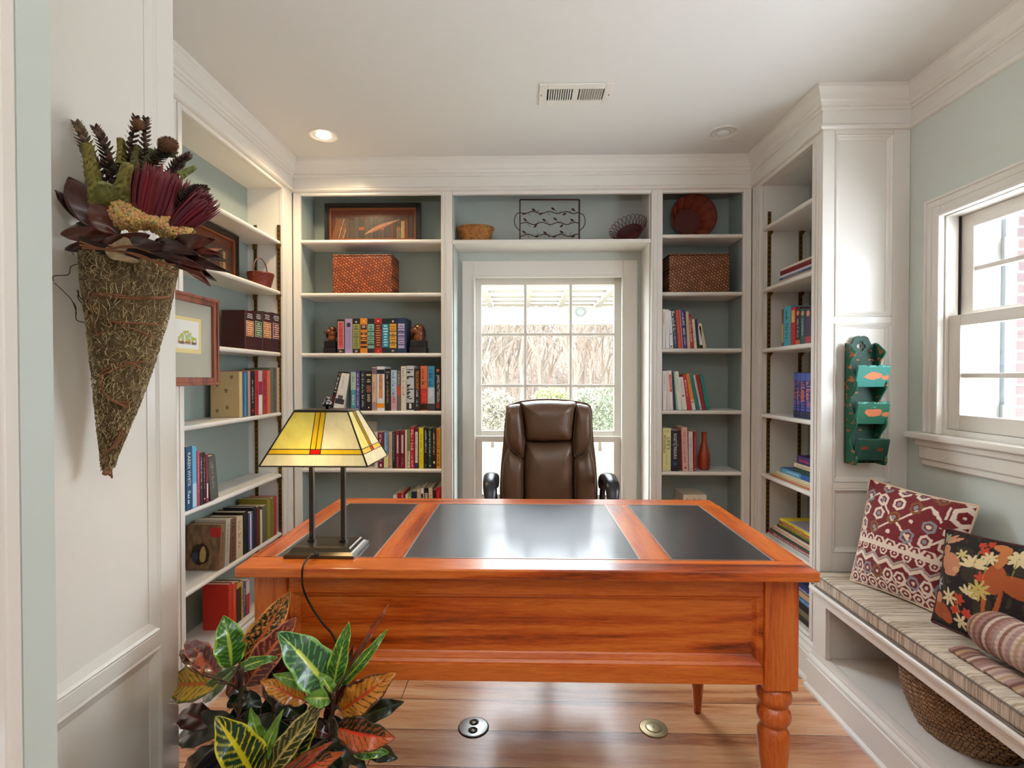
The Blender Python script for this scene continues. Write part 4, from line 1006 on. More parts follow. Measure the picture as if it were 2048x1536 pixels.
def row(face, pl, z, place, group, items, dep=.14, zr=.001):
    """items: (px0, px1, py_top, colour, words, deco, lean_px, hard, setback)"""
    for k, it in enumerate(items):
        x0, x1, yt, c, words = it[:5]; deco = it[5] if len(it) > 5 else (); lean = it[6] if len(it) > 6 else 0
        hard = it[7] if len(it) > 7 else (k % 2 == 0); sb = it[8] if len(it) > 8 else 0
        a, b = pt(face, x0, yt, pl), pt(face, x1, yt, pl); g = pt(face, (x0+x1)/2, 900, pl)
        if face == 'B': w = b.x-a.x; cen = V(((a.x+b.x)/2, pl+sb, z)); sc = F/pl
        elif face == 'L': w = b.y-a.y; cen = V((pl-sb, (a.y+b.y)/2, z)); sc = F/g.y
        else: w = a.y-b.y; cen = V((pl+sb, (a.y+b.y)/2, z)); sc = F/g.y
        hgt = (a.z+b.z)/2-z; w -= .0008; ang = 0
        if lean:
            dxm = lean/sc*(1 if face == 'B' else 2.2); ang = math.asin(max(-.6, min(.6, dxm/hgt))); hgt = (hgt-w*abs(math.sin(ang)))/math.cos(ang)
            w *= math.cos(ang)
        R3 = ROT[face] @ Matrix.Rotation(ang, 3, 'Y')
        cen.z = z+abs(math.sin(ang))*w/2+zr*.3
        M = Matrix.Translation(cen) @ R3.to_4x4()
        pos = ORD[k]
        book(M, w, hgt, dep*(1 if not hard else 1.05), c, '%s, %s from left, %s' % (words, pos, place), group, deco, hard, random.Random(k*31+int(z*1000)))
# --- back left, third shelf: the matching set between bookends
G3 = (58, 42, 30)
row('B', YB+.035, zBL[2], 'third shelf left of window', 'matching thick volumes between the dog bookends', [
 (673.8, 689.5, 638.5, (58, 40, 36), 'brown volume with pink spine panel', [('R', CR_, .13, .93, .76), ('R', (206, 84, 98), .145, .915, .66), ('m', (150, 30, 50), .2, .88, .34), ('m', WH, .03, .09, .4)]),
 (689.7, 704.6, 637.5, (168, 150, 190), 'lavender volume with dark crest', [('O', (60, 44, 70), .83, .28), ('R', (60, 44, 70), .76, .80, .5), ('n', (146, 126, 172), .12, .7, 16)]),
 (704.8, 720, 637, (40, 38, 36), 'black volume with olive spine panel', [('R', (150, 152, 84), .13, .84, .92), ('R', (60, 60, 40), .62, .63), ('R', (60, 60, 40), .46, .47), ('n', (70, 72, 40), .66, .8, 2), ('n', (90, 92, 50), .16, .6, 9), ('O', CR_, .90, .12), ('m', WH, .04, .09, .3)]),
 (720.2, 734.6, 636.5, (214, 132, 40), 'orange volume with brown bands', [('R', (70, 36, 26), .67, .82, .86), ('R', (70, 36, 26), .52, .60, .86), ('R', (70, 36, 26), .39, .48, .86), ('R', (70, 36, 26), .26, .35, .86), ('R', (70, 36, 26), .15, .21, .86), ('n', WH, .72, .8, 2), ('n', (224, 160, 90), .4, .6, 4), ('O', (246, 190, 110), .91, .12)]),
 (734.8, 748.8, 637, (36, 40, 46), 'black volume with mint bands', [('R', (128, 178, 158), .64, .84, .9), ('R', (128, 178, 158), .50, .61, .9), ('R', (128, 178, 158), .38, .48, .9), ('R', (128, 178, 158), .27, .36, .9), ('R', (128, 178, 158), .14, .24, .9), ('n', (60, 96, 86), .2, .8, 9)]),
 (749, 763.7, 636.5, (168, 36, 30), 'red volume with maroon bands', [('R', (96, 40, 28), .16, .85, .94), ('n', (196, 130, 80), .2, .82, 9), ('O', (236, 190, 160), .92, .12), ('O', (236, 120, 100), .07, .1)]),
 (763.9, 778.1, 637, (30, 36, 44), 'black volume with bright blue panel', [('R', (34, 140, 172), .17, .84, .9), ('n', (190, 224, 226), .2, .82, 8)]),
 (778.3, 793.4, 636.5, (34, 36, 40), 'black volume with gold bands', [('R', (210, 152, 48), .64, .84, .92), ('R', (206, 160, 70), .52, .62, .92), ('R', (206, 160, 70), .30, .50, .92), ('R', (206, 160, 70), .15, .28, .92), ('n', (150, 96, 20), .2, .8, 8), ('O', (216, 214, 200), .91, .13), ('m', WH, .04, .09, .3)]),
 (793.6, 811.5, 636, (28, 48, 84), 'navy volume with lilac boxes', [('R', (176, 164, 200), .62, .84, .72), ('R', (176, 164, 200), .49, .59, .72), ('R', (176, 164, 200), .37, .47, .72), ('R', (176, 164, 200), .26, .35, .72), ('R', (176, 164, 200), .14, .24, .72), ('n', (110, 100, 140), .2, .8, 9)])], .13)
# --- back left, fourth shelf: novels
N4 = [
 (657, 665, 743, BK, 'leaning black novel with white title', [('m', WH, .45, .95, .62), ('m', (170, 30, 34), .12, .4, .5)], 20),
 (665.6, 686, 745, WH, 'leaning white novel with dark photograph', [('m', (150, 140, 140), .6, .92, .10), ('R', (52, 44, 50), .16, .30, .9), ('R', (98, 84, 86), .30, .40, .5)], 14),
 (701.5, 712, 743, (74, 148, 164), 'pale and teal striped novel', [('R', (176, 198, 186), .53, .98), ('m', (70, 120, 110), .55, .95, .4), ('m', WH, .15, .4, .4)]),
 (712.7, 719.2, 741, (84, 66, 140), 'thin purple novel', [('m', WH, .12, .92, .5)]),
 (720.5, 730.8, 742.5, (24, 30, 34), 'black novel with pale lettering', [('m', (196, 208, 196), .08, .94, .4)]),
 (731.5, 743, 742, (30, 22, 22), 'black novel with brown picture', [('R', (206, 184, 130), .88, .92, .8), ('R', (132, 84, 70), .46, .64, .8), ('n', CR_, .22, .42, 6), ('n', CR_, .7, .8, 2), ('O', WH, .08, .12)]),
 (743.6, 753.2, 734.5, (214, 178, 150), 'tan novel with mauve ends', [('R', (126, 96, 110), .84, .99), ('R', (172, 136, 134), .02, .2), ('m', (120, 84, 70), .42, .68, .4)]),
 (753.8, 769, 733, (222, 222, 228), 'white novel with black and orange bands', [('R', (30, 36, 44), .83, .93), ('R', (220, 146, 80), .28, .82, .5), ('R', (240, 150, 30), .06, .17), ('m', (90, 100, 120), .48, .8, .3)]),
 (769.7, 781.2, 737.5, (26, 20, 22), 'black novel with gold lettering', [('m', (212, 170, 96), .18, .7, .3), ('R', (150, 130, 120), .9, .93, .6), ('m', WH, .78, .9, .4)]),
 (781.8, 793.4, 740, (178, 198, 214), 'pale blue and pink novel', [('R', (206, 160, 160), .02, .36), ('m', (80, 104, 130), .4, .95, .55), ('m', (120, 40, 60), .2, .5, .4)]),
 (794, 801.5, 741.5, (112, 100, 92), 'thin grey novel with red patch', [('R', (206, 74, 46), .38, .62), ('m', WH, .66, .9, .3)]),
 (801.9, 812.4, 732.5, (214, 206, 186), 'cream novel with small seal', [('m', (132, 122, 104), .38, .95, .4), ('O', (110, 50, 40), .36, .12)]),
 (812.9, 828, 731.5, (196, 196, 198), 'black and white patterned novel', [('R', (30, 30, 32), .02, .18), ('m', BK, .3, .92, .85), ('m', BK, .2, .36, .5), ('R', WH, .05, .16, .3)]),
 (828.5, 840.3, 737, (44, 28, 24), 'dark brown novel with gold lettering', [('T', 'PELICAN BRIEF', (214, 140, 60), .5, .93, .5), ('m', SL, .1, .48, .35)]),
 (841, 854.5, 732, (210, 104, 58), 'orange to black novel', [('R', (36, 18, 16), .02, .16), ('R', (186, 44, 26), .16, .5), ('m', (80, 30, 20), .6, .93, .6), ('T', 'CROSS', (240, 90, 50), .2, .44, .66)]),
 (855, 869.2, 732, (60, 134, 166), 'blue and silver novel', [('R', (178, 190, 196), .16, .52), ('R', (60, 56, 56), .0, .16), ('m', (20, 60, 96), .55, .95, .5), ('m', WH, .3, .5, .5)]),
 (869.7, 881.5, 732, (22, 18, 20), 'black novel with white capital lettering', [('T', 'JAMES PATTERSON', WH, .2, .8, .62), ('O', (206, 100, 30), .9, .26), ('R', (170, 34, 24), .06, .18, .5)])]
row('B', YB+.02, zBL[3], 'fourth shelf left of window', 'novels on the shelf above the lamp', N4, .135)
# --- fifth shelf
MAR = (122, 22, 46)
N5 = [
 (748.5, 755.2, 864, (216, 204, 190), 'thin white paperback'), (755.8, 767, 864.5, MAR, 'maroon paperback with title block', [('m', WH, .2, .95, .4), ('R', WH, .05, .12, .3)]),
 (767.6, 776.8, 863.5, (96, 140, 176), 'blue to yellow paperback', [('R', (226, 214, 150), .02, .4), ('m', WH, .5, .95, .4)]), (777.4, 784.2, 864, (206, 176, 140), 'tan paperback', [('m', (120, 84, 60), .2, .95, .4), ('O', (90, 60, 40), .06, .2)]),
 (784.8, 790.4, 864, (34, 34, 34), 'thin black paperback', [('m', SL, .2, .95, .3)]), (791, 799.2, 861.5, MAR, 'maroon theology volume', [('R', (214, 190, 190), .4, .88, .4), ('m', (214, 170, 170), .05, .3, .3)]),
 (799.8, 809.4, 861, MAR, 'second maroon theology volume', [('R', (214, 190, 190), .4, .88, .4), ('m', (214, 170, 170), .05, .3, .3)]), (810, 813.9, 860, CR_, 'thin cream booklet'),
 (814.4, 820, 859.5, (132, 140, 84), 'green and cream paperback', [('R', CR_, .02, .45), ('m', (60, 80, 30), .1, .95, .5)]), (820.6, 828, 854, (204, 30, 38), 'bright red book with white letters', [('m', WH, .45, .93, .7), ('m', WH, .1, .35, .4), ('O', WH, .06, .2)]),
 (828.6, 837, 855.5, (92, 34, 58), 'plum book with white label', [('R', WH, .14, .9, .6), ('m', (110, 110, 120), .2, .85, .35), ('R', (60, 50, 90), .02, .12)]), (837.6, 847, 855.5, (238, 222, 30), 'bright yellow book', [('m', (120, 110, 20), .5, .85, .35), ('m', (150, 140, 30), .1, .4, .25)]),
 (847.6, 855.8, 855.5, (26, 20, 20), 'black book with white title', [('m', WH, .4, .94, .4), ('m', SL, .04, .1, .4)]), (856.4, 863.4, 856.5, (20, 64, 50), 'dark green book', [('m', WH, .3, .92, .45), ('O', WH, .07, .2)]),
 (864, 872.4, 856, (52, 20, 26), 'dark maroon book with cream lettering', [('m', CR_, .35, .88, .4), ('R', CR_, .12, .18, .4)]), (873, 881.5, 856.5, (222, 156, 34), 'orange-yellow book', [('m', (150, 60, 20), .35, .95, .6), ('m', (40, 20, 20), .06, .3, .6)])]
row('B', YB+.02, zBL[4], 'fifth shelf left of window', 'paperbacks on the shelf right of the lamp', N5, .12)
# board behind the lamp
p0, p1 = aY(655, 900, YB+.16), aY(753, 842, YB+.16)
t = thing('wooden_box', 'pale flat box with brown lower edge standing behind the lamp shade', 'box', ((p0.x+p1.x)/2, YB+.16, zBL[4]))
MB().box(-(p1.x-p0.x)/2, (p1.x-p0.x)/2, 0, .03, .001, p1.z-zBL[4]).build('box_body', mat('pale parchment', (176, 166, 146), .6), t, .002)
MB().box(-(p1.x-p0.x)/2, (p1.x-p0.x)/2, -.014, -.0005, .001, .055).build('lower_ledge', wood('brown box ledge', 0, (92, 54, 34), (140, 92, 62), (166, 118, 84), s=3), t, .002)
# --- sixth shelf (tops show over the desk)
N6 = [(786, 794, 990.6, WH, 'short white paperback'), (794.6, 801.5, 985.5, (176, 24, 34), 'red book with pale pages'), (802, 807.5, 984.5, (196, 60, 60), 'red and white lettered book', [('m', WH, .5, .95, .6)]), (810.5, 816.5, 989, (206, 214, 200), 'short pale paperback'),
 (817, 822.6, 985, (120, 180, 110), 'green and white book', [('O', (220, 230, 120), .85, .3)]), (823, 833.4, 983, (34, 36, 92), 'navy book', [('m', WH, .3, .7, .3)]), (834, 840, 978, CR_, 'cream book', [('m', BK, .5, .9, .3)]), (840.6, 847.6, 977, WH, 'white book with black square', [('R', BK, .74, .86, .6)]),
 (848.4, 856.4, 975.8, BK, 'black book with cream label', [('R', CR_, .2, .86, .7), ('m', (90, 80, 60), .2, .84, .4)]), (857, 865, 975.5, CR_, 'cream book with red letters', [('m', (190, 40, 50), .4, .88, .6)]), (865.6, 871.2, 980, (60, 24, 28), 'dark maroon book'), (871.8, 881.5, 974.5, (196, 24, 34), 'tall bright red book', [('m', (230, 140, 140), .5, .9, .2)])]
row('B', YB+.02, zBL[5], 'lowest visible shelf left of window', 'books half hidden by the desk', N6, .16)
# --- back right
row('B', YB+.02, zBR[2], 'third shelf right of window', 'books leaning left beside the window', [
 (1325.5, 1331, 618.5, WH, 'cream book with red lettering', [('m', (170, 50, 50), .6, .92, .5)]), (1331.6, 1339.2, 619, WH, 'plain white book', [('m', (170, 170, 170), .3, .7, .2)], -1.5), (1339.8, 1347, 621, (226, 226, 230), 'white paperback with black mark', [('O', BK, .38, .2), ('R', BK, .03, .07, .4)], -3),
 (1347.6, 1356.5, 618, (22, 34, 62), 'navy hardcover with white title', [('m', WH, .45, .95, .6), ('m', WH, .04, .4, .3)], -6), (1357, 1363.4, 620.5, (214, 76, 40), 'orange paperback', [('m', (150, 40, 20), .2, .8, .3)], -6), (1363.8, 1367.2, 619.5, (206, 110, 110), 'thin pink paperback', (), -6),
 (1367.6, 1374.7, 619.5, (46, 56, 130), 'blue hardcover with white title', [('m', WH, .36, .94, .6), ('m', WH, .1, .3, .3)], -6), (1375.2, 1381.4, 623.5, (206, 176, 140), 'plain tan book', (), -4), (1381.8, 1388.2, 629, (186, 24, 52), 'crimson book with white title', [('m', WH, .2, .9, .5)], -6),
 (1388.6, 1394.4, 638.5, (226, 212, 170), 'cream book with black lettering', [('m', BK, .15, .65, .4)], -5), (1394.8, 1399.6, 638, (44, 38, 96), 'thin purple book', [('R', BK, .0, .3)], -5), (1400, 1406, 652, (230, 230, 234), 'white book with black foot', [('R', BK, .0, .15), ('m', (140, 140, 150), .3, .8, .2)], -4), (1406.4, 1413.5, 646, (214, 200, 172), 'bent cream booklet', (), -10)], .13)
row('B', YB+.02, zBR[3], 'fourth shelf right of window', 'paperbacks leaning left on the fourth shelf', [
 (1325.8, 1334, 742, (228, 222, 214), 'white paperback with grey title', [('m', (120, 110, 110), .5, .9, .3)], -1), (1334.4, 1340.3, 741, (226, 206, 196), 'pinkish white paperback', [('m', (190, 150, 140), .3, .9, .3)], -2), (1340.7, 1347.2, 741, (232, 226, 222), 'white book with orange label', [('R', (214, 84, 40), .46, .9, .7), ('m', WH, .5, .86, .3)], -4),
 (1347.6, 1352.4, 743, BK, 'thin black book', (), -5), (1352.8, 1356.4, 742.5, (150, 196, 176), 'thin mint book', (), -6), (1356.8, 1365, 742.5, (220, 226, 208), 'pale green book', [('m', (130, 150, 120), .5, .9, .3)], -8), (1365.6, 1375.2, 753.5, (228, 220, 210), 'short white book with red stamp', [('m', (180, 160, 150), .5, .92, .3), ('R', (150, 40, 40), .4, .46, .4)], -9),
 (1375.8, 1384, 748.5, (194, 30, 40), 'red book with white title', [('m', WH, .4, .8, .3), ('O', WH, .82, .2)], -11), (1384.6, 1392, 747, (226, 140, 34), 'orange and white book', [('R', WH, .0, .28), ('O', (226, 140, 34), .22, .4)], -13), (1392.6, 1400, 748, (24, 128, 128), 'teal workbook', [('O', BK, .08, .14)], -14),
 (1400.6, 1405, 749.5, (206, 200, 196), 'thin white workbook', [('m', (90, 90, 100), .3, .9, .3), ('O', BK, .08, .2)], -14), (1405.4, 1412.2, 749, (166, 18, 30), 'dark red workbook', [('O', BK, .08, .14)], -14), (1412.8, 1420, 749, (20, 136, 128), 'bright teal workbook', [('O', BK, .08, .14)], -14)], .13)
row('B', YB+.02, zBR[4], 'fifth shelf right of window', 'reference books beside the wooden vase', [
 (1325.3, 1342.2, 856.5, (222, 214, 150), 'thick pale yellow book with black title', [('T', "LIFE'S", BK, .5, .78, .36, .2), ('T', 'IMPONDERABLES', (60, 56, 40), .42, .84, .3, -.26), ('m', (110, 104, 70), .15, .38, .14), ('n', (180, 170, 110), .9, .96, 2)]),
 (1343, 1358, 861, (22, 28, 48), 'thick navy thesaurus with white title', [('T', "ROGET'S", WH, .66, .92, .42), ('T', 'THESAURUS', WH, .3, .62, .42), ('R', SL, .64, .648, .95), ('O', (30, 90, 110), .18, .25)]),
 (1358.6, 1365, 862, (110, 18, 26), 'dark red hardcover set back', (), 0, True, .02), (1365.8, 1377.5, 855, (222, 172, 160), 'pink hardcover with red title', [('m', (170, 60, 60), .2, .9, .4), ('O', (150, 80, 80), .08, .2)], -3), (1378.4, 1387, 863.5, (222, 208, 204), 'pale pink and white book', [('m', (110, 120, 140), .25, .85, .3), ('O', (60, 60, 80), .06, .14)], -1.5), (1387.6, 1392.8, 863, (176, 18, 28), 'narrow bright red book', [('m', (226, 160, 160), .4, .9, .2), ('O', WH, .05, .2)])], .14)
# flat book pair on the lower right shelf
def stack(face, items, place, group, z, dep=.2):
    """books lying flat; item (far_px, near_px, th, colour, words, deco, dx) ; spine looks into the room"""
    for k, it in enumerate(items):
        pf, pn, th_, c, words = it[:5]; deco = it[5] if len(it) > 5 else (); pl = it[6] if len(it) > 6 else (YB+.02 if face == 'B' else XR+.03)
        dd = it[7] if len(it) > 7 else dep
        if face == 'R':
            ya, yb = aX(pn, 900, pl).y, aX(pf, 900, pl).y; hgt = yb-ya
            R3 = Matrix(((0, 1, 0), (0, 0, 1), (1, 0, 0))); cen = V((pl, ya, z+th_/2+.0004))
        else:
            xa, xb = aY(pf, 900, pl).x, aY(pn, 900, pl).x; hgt = xb-xa
            R3 = Matrix(((0, 0, -1), (0, 1, 0), (1, 0, 0))); cen = V((xb, pl, z+th_/2+.0004))
        # columns: local x->z, local y->depth, local z->length
        M = Matrix.Translation(cen) @ R3.to_4x4()
        book(M, th_-.0006, hgt, dd, c, '%s, %s from bottom, %s' % (words, ORD[k], place), group, deco, k % 2 == 0, random.Random(k+5)); z += th_+.0004
    return z
zz6 = zBR[5]
ztop = aY(1390, 990, YB+.02).z
stack('B', [(1362, 1412, (ztop-zz6)*.34, (196, 176, 150), 'tan book', (), YB+.03), (1364, 1412, (ztop-zz6)*.36, (210, 200, 180), 'cream book', (), YB+.025), (1367, 1414, (ztop-zz6)*.30, (226, 212, 190), 'white book with small title', [('m', (130, 100, 90), .1, .85, .3)], YB+.02)], 'shelf right of window behind desk', 'stack behind the desk corner', zz6, .17)
# --- left bookcase
row('L', XL-.02, zL[2], 'third shelf of left bookcase', 'matching burgundy volumes', [
 (490.5, 508.5, 622, (66, 26, 24), 'burgundy volume with orange label', [('R', CR_, .34, .74, .82), ('R', (190, 104, 50), .35, .73, .74), ('n', CR_, .37, .71, 6), ('n', SL, .8, .94, 3)]),
 (508.8, 524.8, 623.5, (60, 26, 32), 'burgundy volume with green label', [('R', CR_, .34, .74, .82), ('R', (34, 110, 76), .35, .73, .74), ('n', CR_, .37, .71, 6), ('n', SL, .8, .94, 3)]),
 (525.1, 543.6, 624.5, (66, 26, 24), 'burgundy volume with pale orange label', [('R', CR_, .34, .74, .82), ('R', (196, 112, 56), .35, .73, .74), ('n', CR_, .37, .71, 6), ('n', SL, .8, .94, 3)]),
 (543.9, 561.5, 627, (56, 24, 34), 'burgundy volume with purple label', [('R', CR_, .34, .74, .82), ('R', (122, 36, 66), .35, .73, .74), ('n', CR_, .37, .71, 6), ('n', SL, .8, .94, 3)])], .105)
row('L', XL-.02, zL[3], 'fourth shelf of left bookcase', 'tall books on the fourth shelf', [
 (478.5, 484.8, 743.5, (204, 176, 126), 'tan cloth book with shell motifs'), (485.2, 495.4, 743.5, (40, 92, 130), 'blue book', [('R', (90, 150, 180), .02, .98, .3)]), (495.8, 500.6, 742, (186, 142, 132), 'dusty pink book'), (501, 509.9, 742, (26, 24, 34), 'black book with white lettering', [('m', WH, .3, .8, .3), ('O', (180, 40, 40), .12, .2)]),
 (510.3, 516.6, 741.5, (186, 30, 42), 'bright red book'), (517, 524.4, 741, (196, 170, 170), 'white and plum banded book', [('R', (150, 40, 80), .45, .75), ('R', WH, .02, .45, .9)]), (524.8, 534.3, 740.5, (176, 60, 60), 'faded red book with lettering', [('m', (110, 20, 30), .2, .8, .4)]), (534.7, 540.2, 741, (222, 120, 90), 'coral book'),
 (540.6, 547.2, 737, (106, 112, 78), 'olive book'), (547.6, 553, 736, (92, 82, 96), 'mauve grey book', [('m', (170, 160, 160), .3, .8, .3)]), (553.4, 560, 735.5, (186, 162, 126), 'beige book beside shelf standard')], .125)
# shell motifs on the front board of the first
sp = aX(478.5, 740, XL-.02); b = MB()
for (dy_, dz_) in ((.035, .18), (.10, .145), (.06, .12), (.055, .045), (.10, .03)):
    b.add([V((XL-.02-dy_+.007*math.cos(a)*(1+.3*math.sin(3*a)), sp.y+.0000, zL[3]+dz_+.009*math.sin(a))) for a in [2*PI*j/12 for j in range(12)]], [tuple(range(12))])
for o in list(bpy.data.objects):
    if o.get('label', '').startswith('tan cloth book with shell'):
        q = b.build('shell_motif', mat('shell brown print', (150, 112, 80), .7)); q.location.y = -.0004; inw(o, q)
        q.matrix_parent_inverse = o.matrix_basis.inverted()
row('L', XL-.012, zL[4], 'fifth shelf of left bookcase', 'novels at the near end of the left bookcase', [
 (372, 384, 893, (30, 76, 112), 'blue novel with white author name', [('T', 'KAREN WHITE', WH, .38, .9, .5), ('m', WH, .04, .3, .5)], 0, False), (384.4, 392.8, 893, (96, 170, 210), 'pale blue novel', [('R', (170, 206, 226), .02, .4)]), (393.8, 399.6, 902.5, (176, 70, 90), 'pink novel', [('m', (226, 150, 150), .2, .9, .4)]),
 (400, 405.4, 905, (66, 34, 44), 'dark plum novel', [('m', WH, .3, .9, .4)]), (405.8, 411.4, 905.5, (30, 28, 30), 'black novel', [('m', SL, .3, .9, .3), ('O', WH, .1, .2)]), (411.8, 417, 908.5, (150, 30, 60), 'magenta novel', [('R', WH, .1, .4, .4)]), (421, 437, 908.5, (84, 86, 80), 'leaning grey hardcover', [('m', (150, 150, 130), .3, .9, .3)], -5)], .12)
def owl(u, v):
    n_ = noise.noise(V((u*9, v*5, 2)))+.5*noise.noise(V((u*26, v*9, 7))); c = [x*(1+.55*n_) for x in lin((128, 96, 66))]
    d = ((u-.42)/.27)**2+((v-.34)/.24)**2
    if d+n_*.3 < 1: c = lin((44, 28, 18))
    if ((u-.50)/.09)**2+((v-.33)/.18)**2+n_*.3 < 1: c = lin((196, 166, 96))
    if ((u-.26)/.09)**2+((v-.28)/.11)**2 < 1: c = lin((60, 70, 96))
    if v > .72 and u > .72-(v-.72)*.2: c = lin((186, 30, 36)) if v < .93 else c
    return tuple(c)
row('L', XL-.02, zL[5], 'sixth shelf of left bookcase', 'books on the sixth shelf of the left bookcase', [
 (437, 447, 1049, (132, 100, 70), 'nature book with owl picture cover', [('m', (60, 40, 30), .2, .8, .3)], 4, True), (448.5, 458, 1040, (176, 166, 150), 'grey-white book', [('m', (120, 100, 90), .3, .9, .3)], 3), (459.5, 471, 1037, (110, 76, 52), 'brown patterned book', [('m', (60, 30, 30), .1, .9, .5)], 2), (472.5, 485.5, 1034, (206, 186, 150), 'beige book with faded lettering', [('m', (150, 110, 70), .3, .9, .4)]),
 (486.5, 496.6, 1023, (22, 20, 22), 'black book'), (497, 505.6, 1025, (70, 84, 140), 'blue and white book', [('R', WH, .02, .98, .3)]), (506, 512.6, 1014, (34, 34, 48), 'dark navy book'), (513, 520, 1013, (96, 40, 32), 'reddish brown book'), (520.6, 524.6, 1020, CR_, 'thin cream book'), (525, 533.4, 1011, (92, 98, 78), 'grey-green book'),
 (534, 541.5, 997, (142, 126, 40), 'olive gold book', [('m', (190, 170, 60), .2, .9, .2)]), (541.9, 547.8, 996, (124, 116, 50), 'moss green book'), (548.2, 553.4, 993, (176, 30, 44), 'red book at far end')], .135)
for o in list(bpy.data.objects):
    if o.get('label', '').startswith('nature book with owl'):
        cov = [c for c in o.children if c.name.startswith('cover')][0]; bb = cov.data.vertices
        w_ = min(v.co.x for v in bb); h_ = max(v.co.z for v in bb); d_ = max(v.co.y for v in bb)
        MB().grid(60, 80, lambda u, v: V((w_-.0005, d_*(1-u), h_*v)), owl).build('picture_cover', vcol('printed owl jacket', .4), o)
row('L', XL-.02, zL[6], 'bottom shelf of left bookcase', 'books on the bottom shelf of the left bookcase', [
 (457, 464.5, 1167, (206, 44, 26), 'vermilion red book'), (465, 472.6, 1166, (214, 60, 34), 'orange-red book with lettering', [('m', (230, 170, 120), .4, .85, .3)]), (473, 482.2, 1163, (44, 30, 24), 'black book with yellow top', [('R', (206, 160, 60), .84, .98)]), (482.6, 486.6, 1165, (206, 170, 80), 'thin yellow book', [('m', BK, .2, .9, .5)]), (487, 491.2, 1163, (60, 76, 130), 'blue book', [('m', WH, .3, .8, .3)]), (491.6, 499, 1160, (176, 40, 50), 'red and white book', [('R', (206, 200, 200), .6, .98)])], .108)
# --- right bookcase
row('R', XR+.03, zR[2], 'third shelf of right bookcase', 'novels on the right bookcase', [
 (1563.5, 1567, 619, (150, 60, 40), 'thin red and gold novel', [('R', (206, 176, 90), .1, .6)]), (1567.4, 1581.5, 613, (76, 160, 176), 'turquoise novel', [('m', (20, 60, 80), .2, .9, .4)]), (1582, 1591, 614.5, (176, 26, 32), 'red novel with yellow panel', [('R', (214, 176, 100), .6, .92, .7)]),
 (1591.4, 1600.4, 616, (60, 28, 24), 'dark novel with orange foot', [('O', (200, 130, 80), .86, .3), ('R', (196, 96, 40), .0, .12), ('m', SL, .2, .7, .3)]), (1600.8, 1610, 617, (22, 84, 74), 'dark green novel', [('O', (200, 140, 80), .86, .3), ('m', SL, .2, .7, .3)]), (1610.4, 1622, 617, (60, 34, 66), 'purple novel', [('O', (210, 140, 90), .86, .3), ('R', (160, 40, 40), .0, .2)])], .14)
CITY = [('R', (70, 84, 160), .82, .98), ('R', (24, 22, 60), .0, .16), ('m', (170, 110, 120), .4, .8, .8), ('m', (206, 90, 60), .3, .6, .5), ('n', (90, 100, 190), .16, .4, 4)]
row('R', XR+.03, zR[3], 'fourth shelf of right bookcase', 'blue boxed set with city skyline spines', [
 (1587.5, 1593, 745, (40, 36, 96), 'blue city-night volume', CITY), (1593.4, 1600.5, 745, (36, 34, 92), 'blue skyline volume', CITY), (1600.9, 1611, 745, (40, 36, 100), 'wide blue skyline volume with orange lights', CITY+[('R', (190, 80, 60), .4, .62, .5)]), (1611.4, 1624, 745, (44, 40, 104), 'widest blue skyline volume', CITY)], .14)
z = zR[1]
stack('R', [(1556, 1640, .011, (196, 176, 150), 'cream magazine', [('m', (90, 70, 60), .1, .6, .3)]), (1556, 1640, .010, (60, 80, 120), 'blue magazine', [('m', WH, .4, .9, .3)]), (1557, 1640, .012, (196, 186, 190), 'white magazine'), (1558, 1640, .020, (120, 26, 36), 'dark red book'), (1559, 1640, .012, (214, 200, 186), 'pale magazine on top')], 'second shelf of right bookcase', 'magazines on the right bookcase', z, .19)
stack('R', [(1540, 1650, .008, (196, 110, 60), 'orange spined magazine'), (1544, 1650, .008, (206, 176, 130), 'tan magazine'), (1550, 1650, .009, (216, 200, 160), 'cream magazine'), (1553, 1650, .008, (206, 206, 180), 'pale green magazine'), (1561, 1650, .024, (30, 84, 150), 'blue garden book with white title', [('R', (70, 150, 190), .5, .98), ('T', 'Landscaping', WH, .55, .85, .5)]), (1587, 1650, .022, (14, 60, 44), 'dark green book'), (1588, 1650, .020, (206, 186, 150), 'cream book with title', [('m', (120, 90, 60), .2, .9, .4)]), (1594, 1650, .036, (40, 24, 90), 'thick purple book with red letters', [('m', (220, 60, 40), .2, .9, .4)])], 'fifth shelf of right bookcase', 'stack on the fifth shelf', zR[4], .17)
stack('R', [(1536, 1650, .016, (196, 200, 196), 'pale magazine'), (1538, 1650, .018, (150, 50, 50), 'red and white book', [('m', WH, .2, .9, .5)]), (1541, 1650, .010, (30, 90, 70), 'thin dark green book'), (1545, 1650, .013, (206, 170, 150), 'pink magazine'), (1548, 1650, .012, (216, 196, 170), 'cream magazine'), (1555, 1650, .012, (60, 56, 40), 'black and olive magazine'), (1558, 1650, .012, (140, 150, 50), 'lime green magazine', [('m', (60, 60, 20), .2, .9, .4)]), (1559, 1650, .011, (176, 60, 50), 'brick red magazine', [('m', (230, 200, 120), .2, .9, .4)]), (1560, 1650, .013, (220, 200, 40), 'bright yellow magazine', [('m', (60, 50, 30), .4, .9, .4)]), (1578, 1650, .006, (150, 140, 150), 'grey-mauve magazine on top')], 'sixth shelf of right bookcase', 'magazines on the sixth shelf', zR[5], .19)
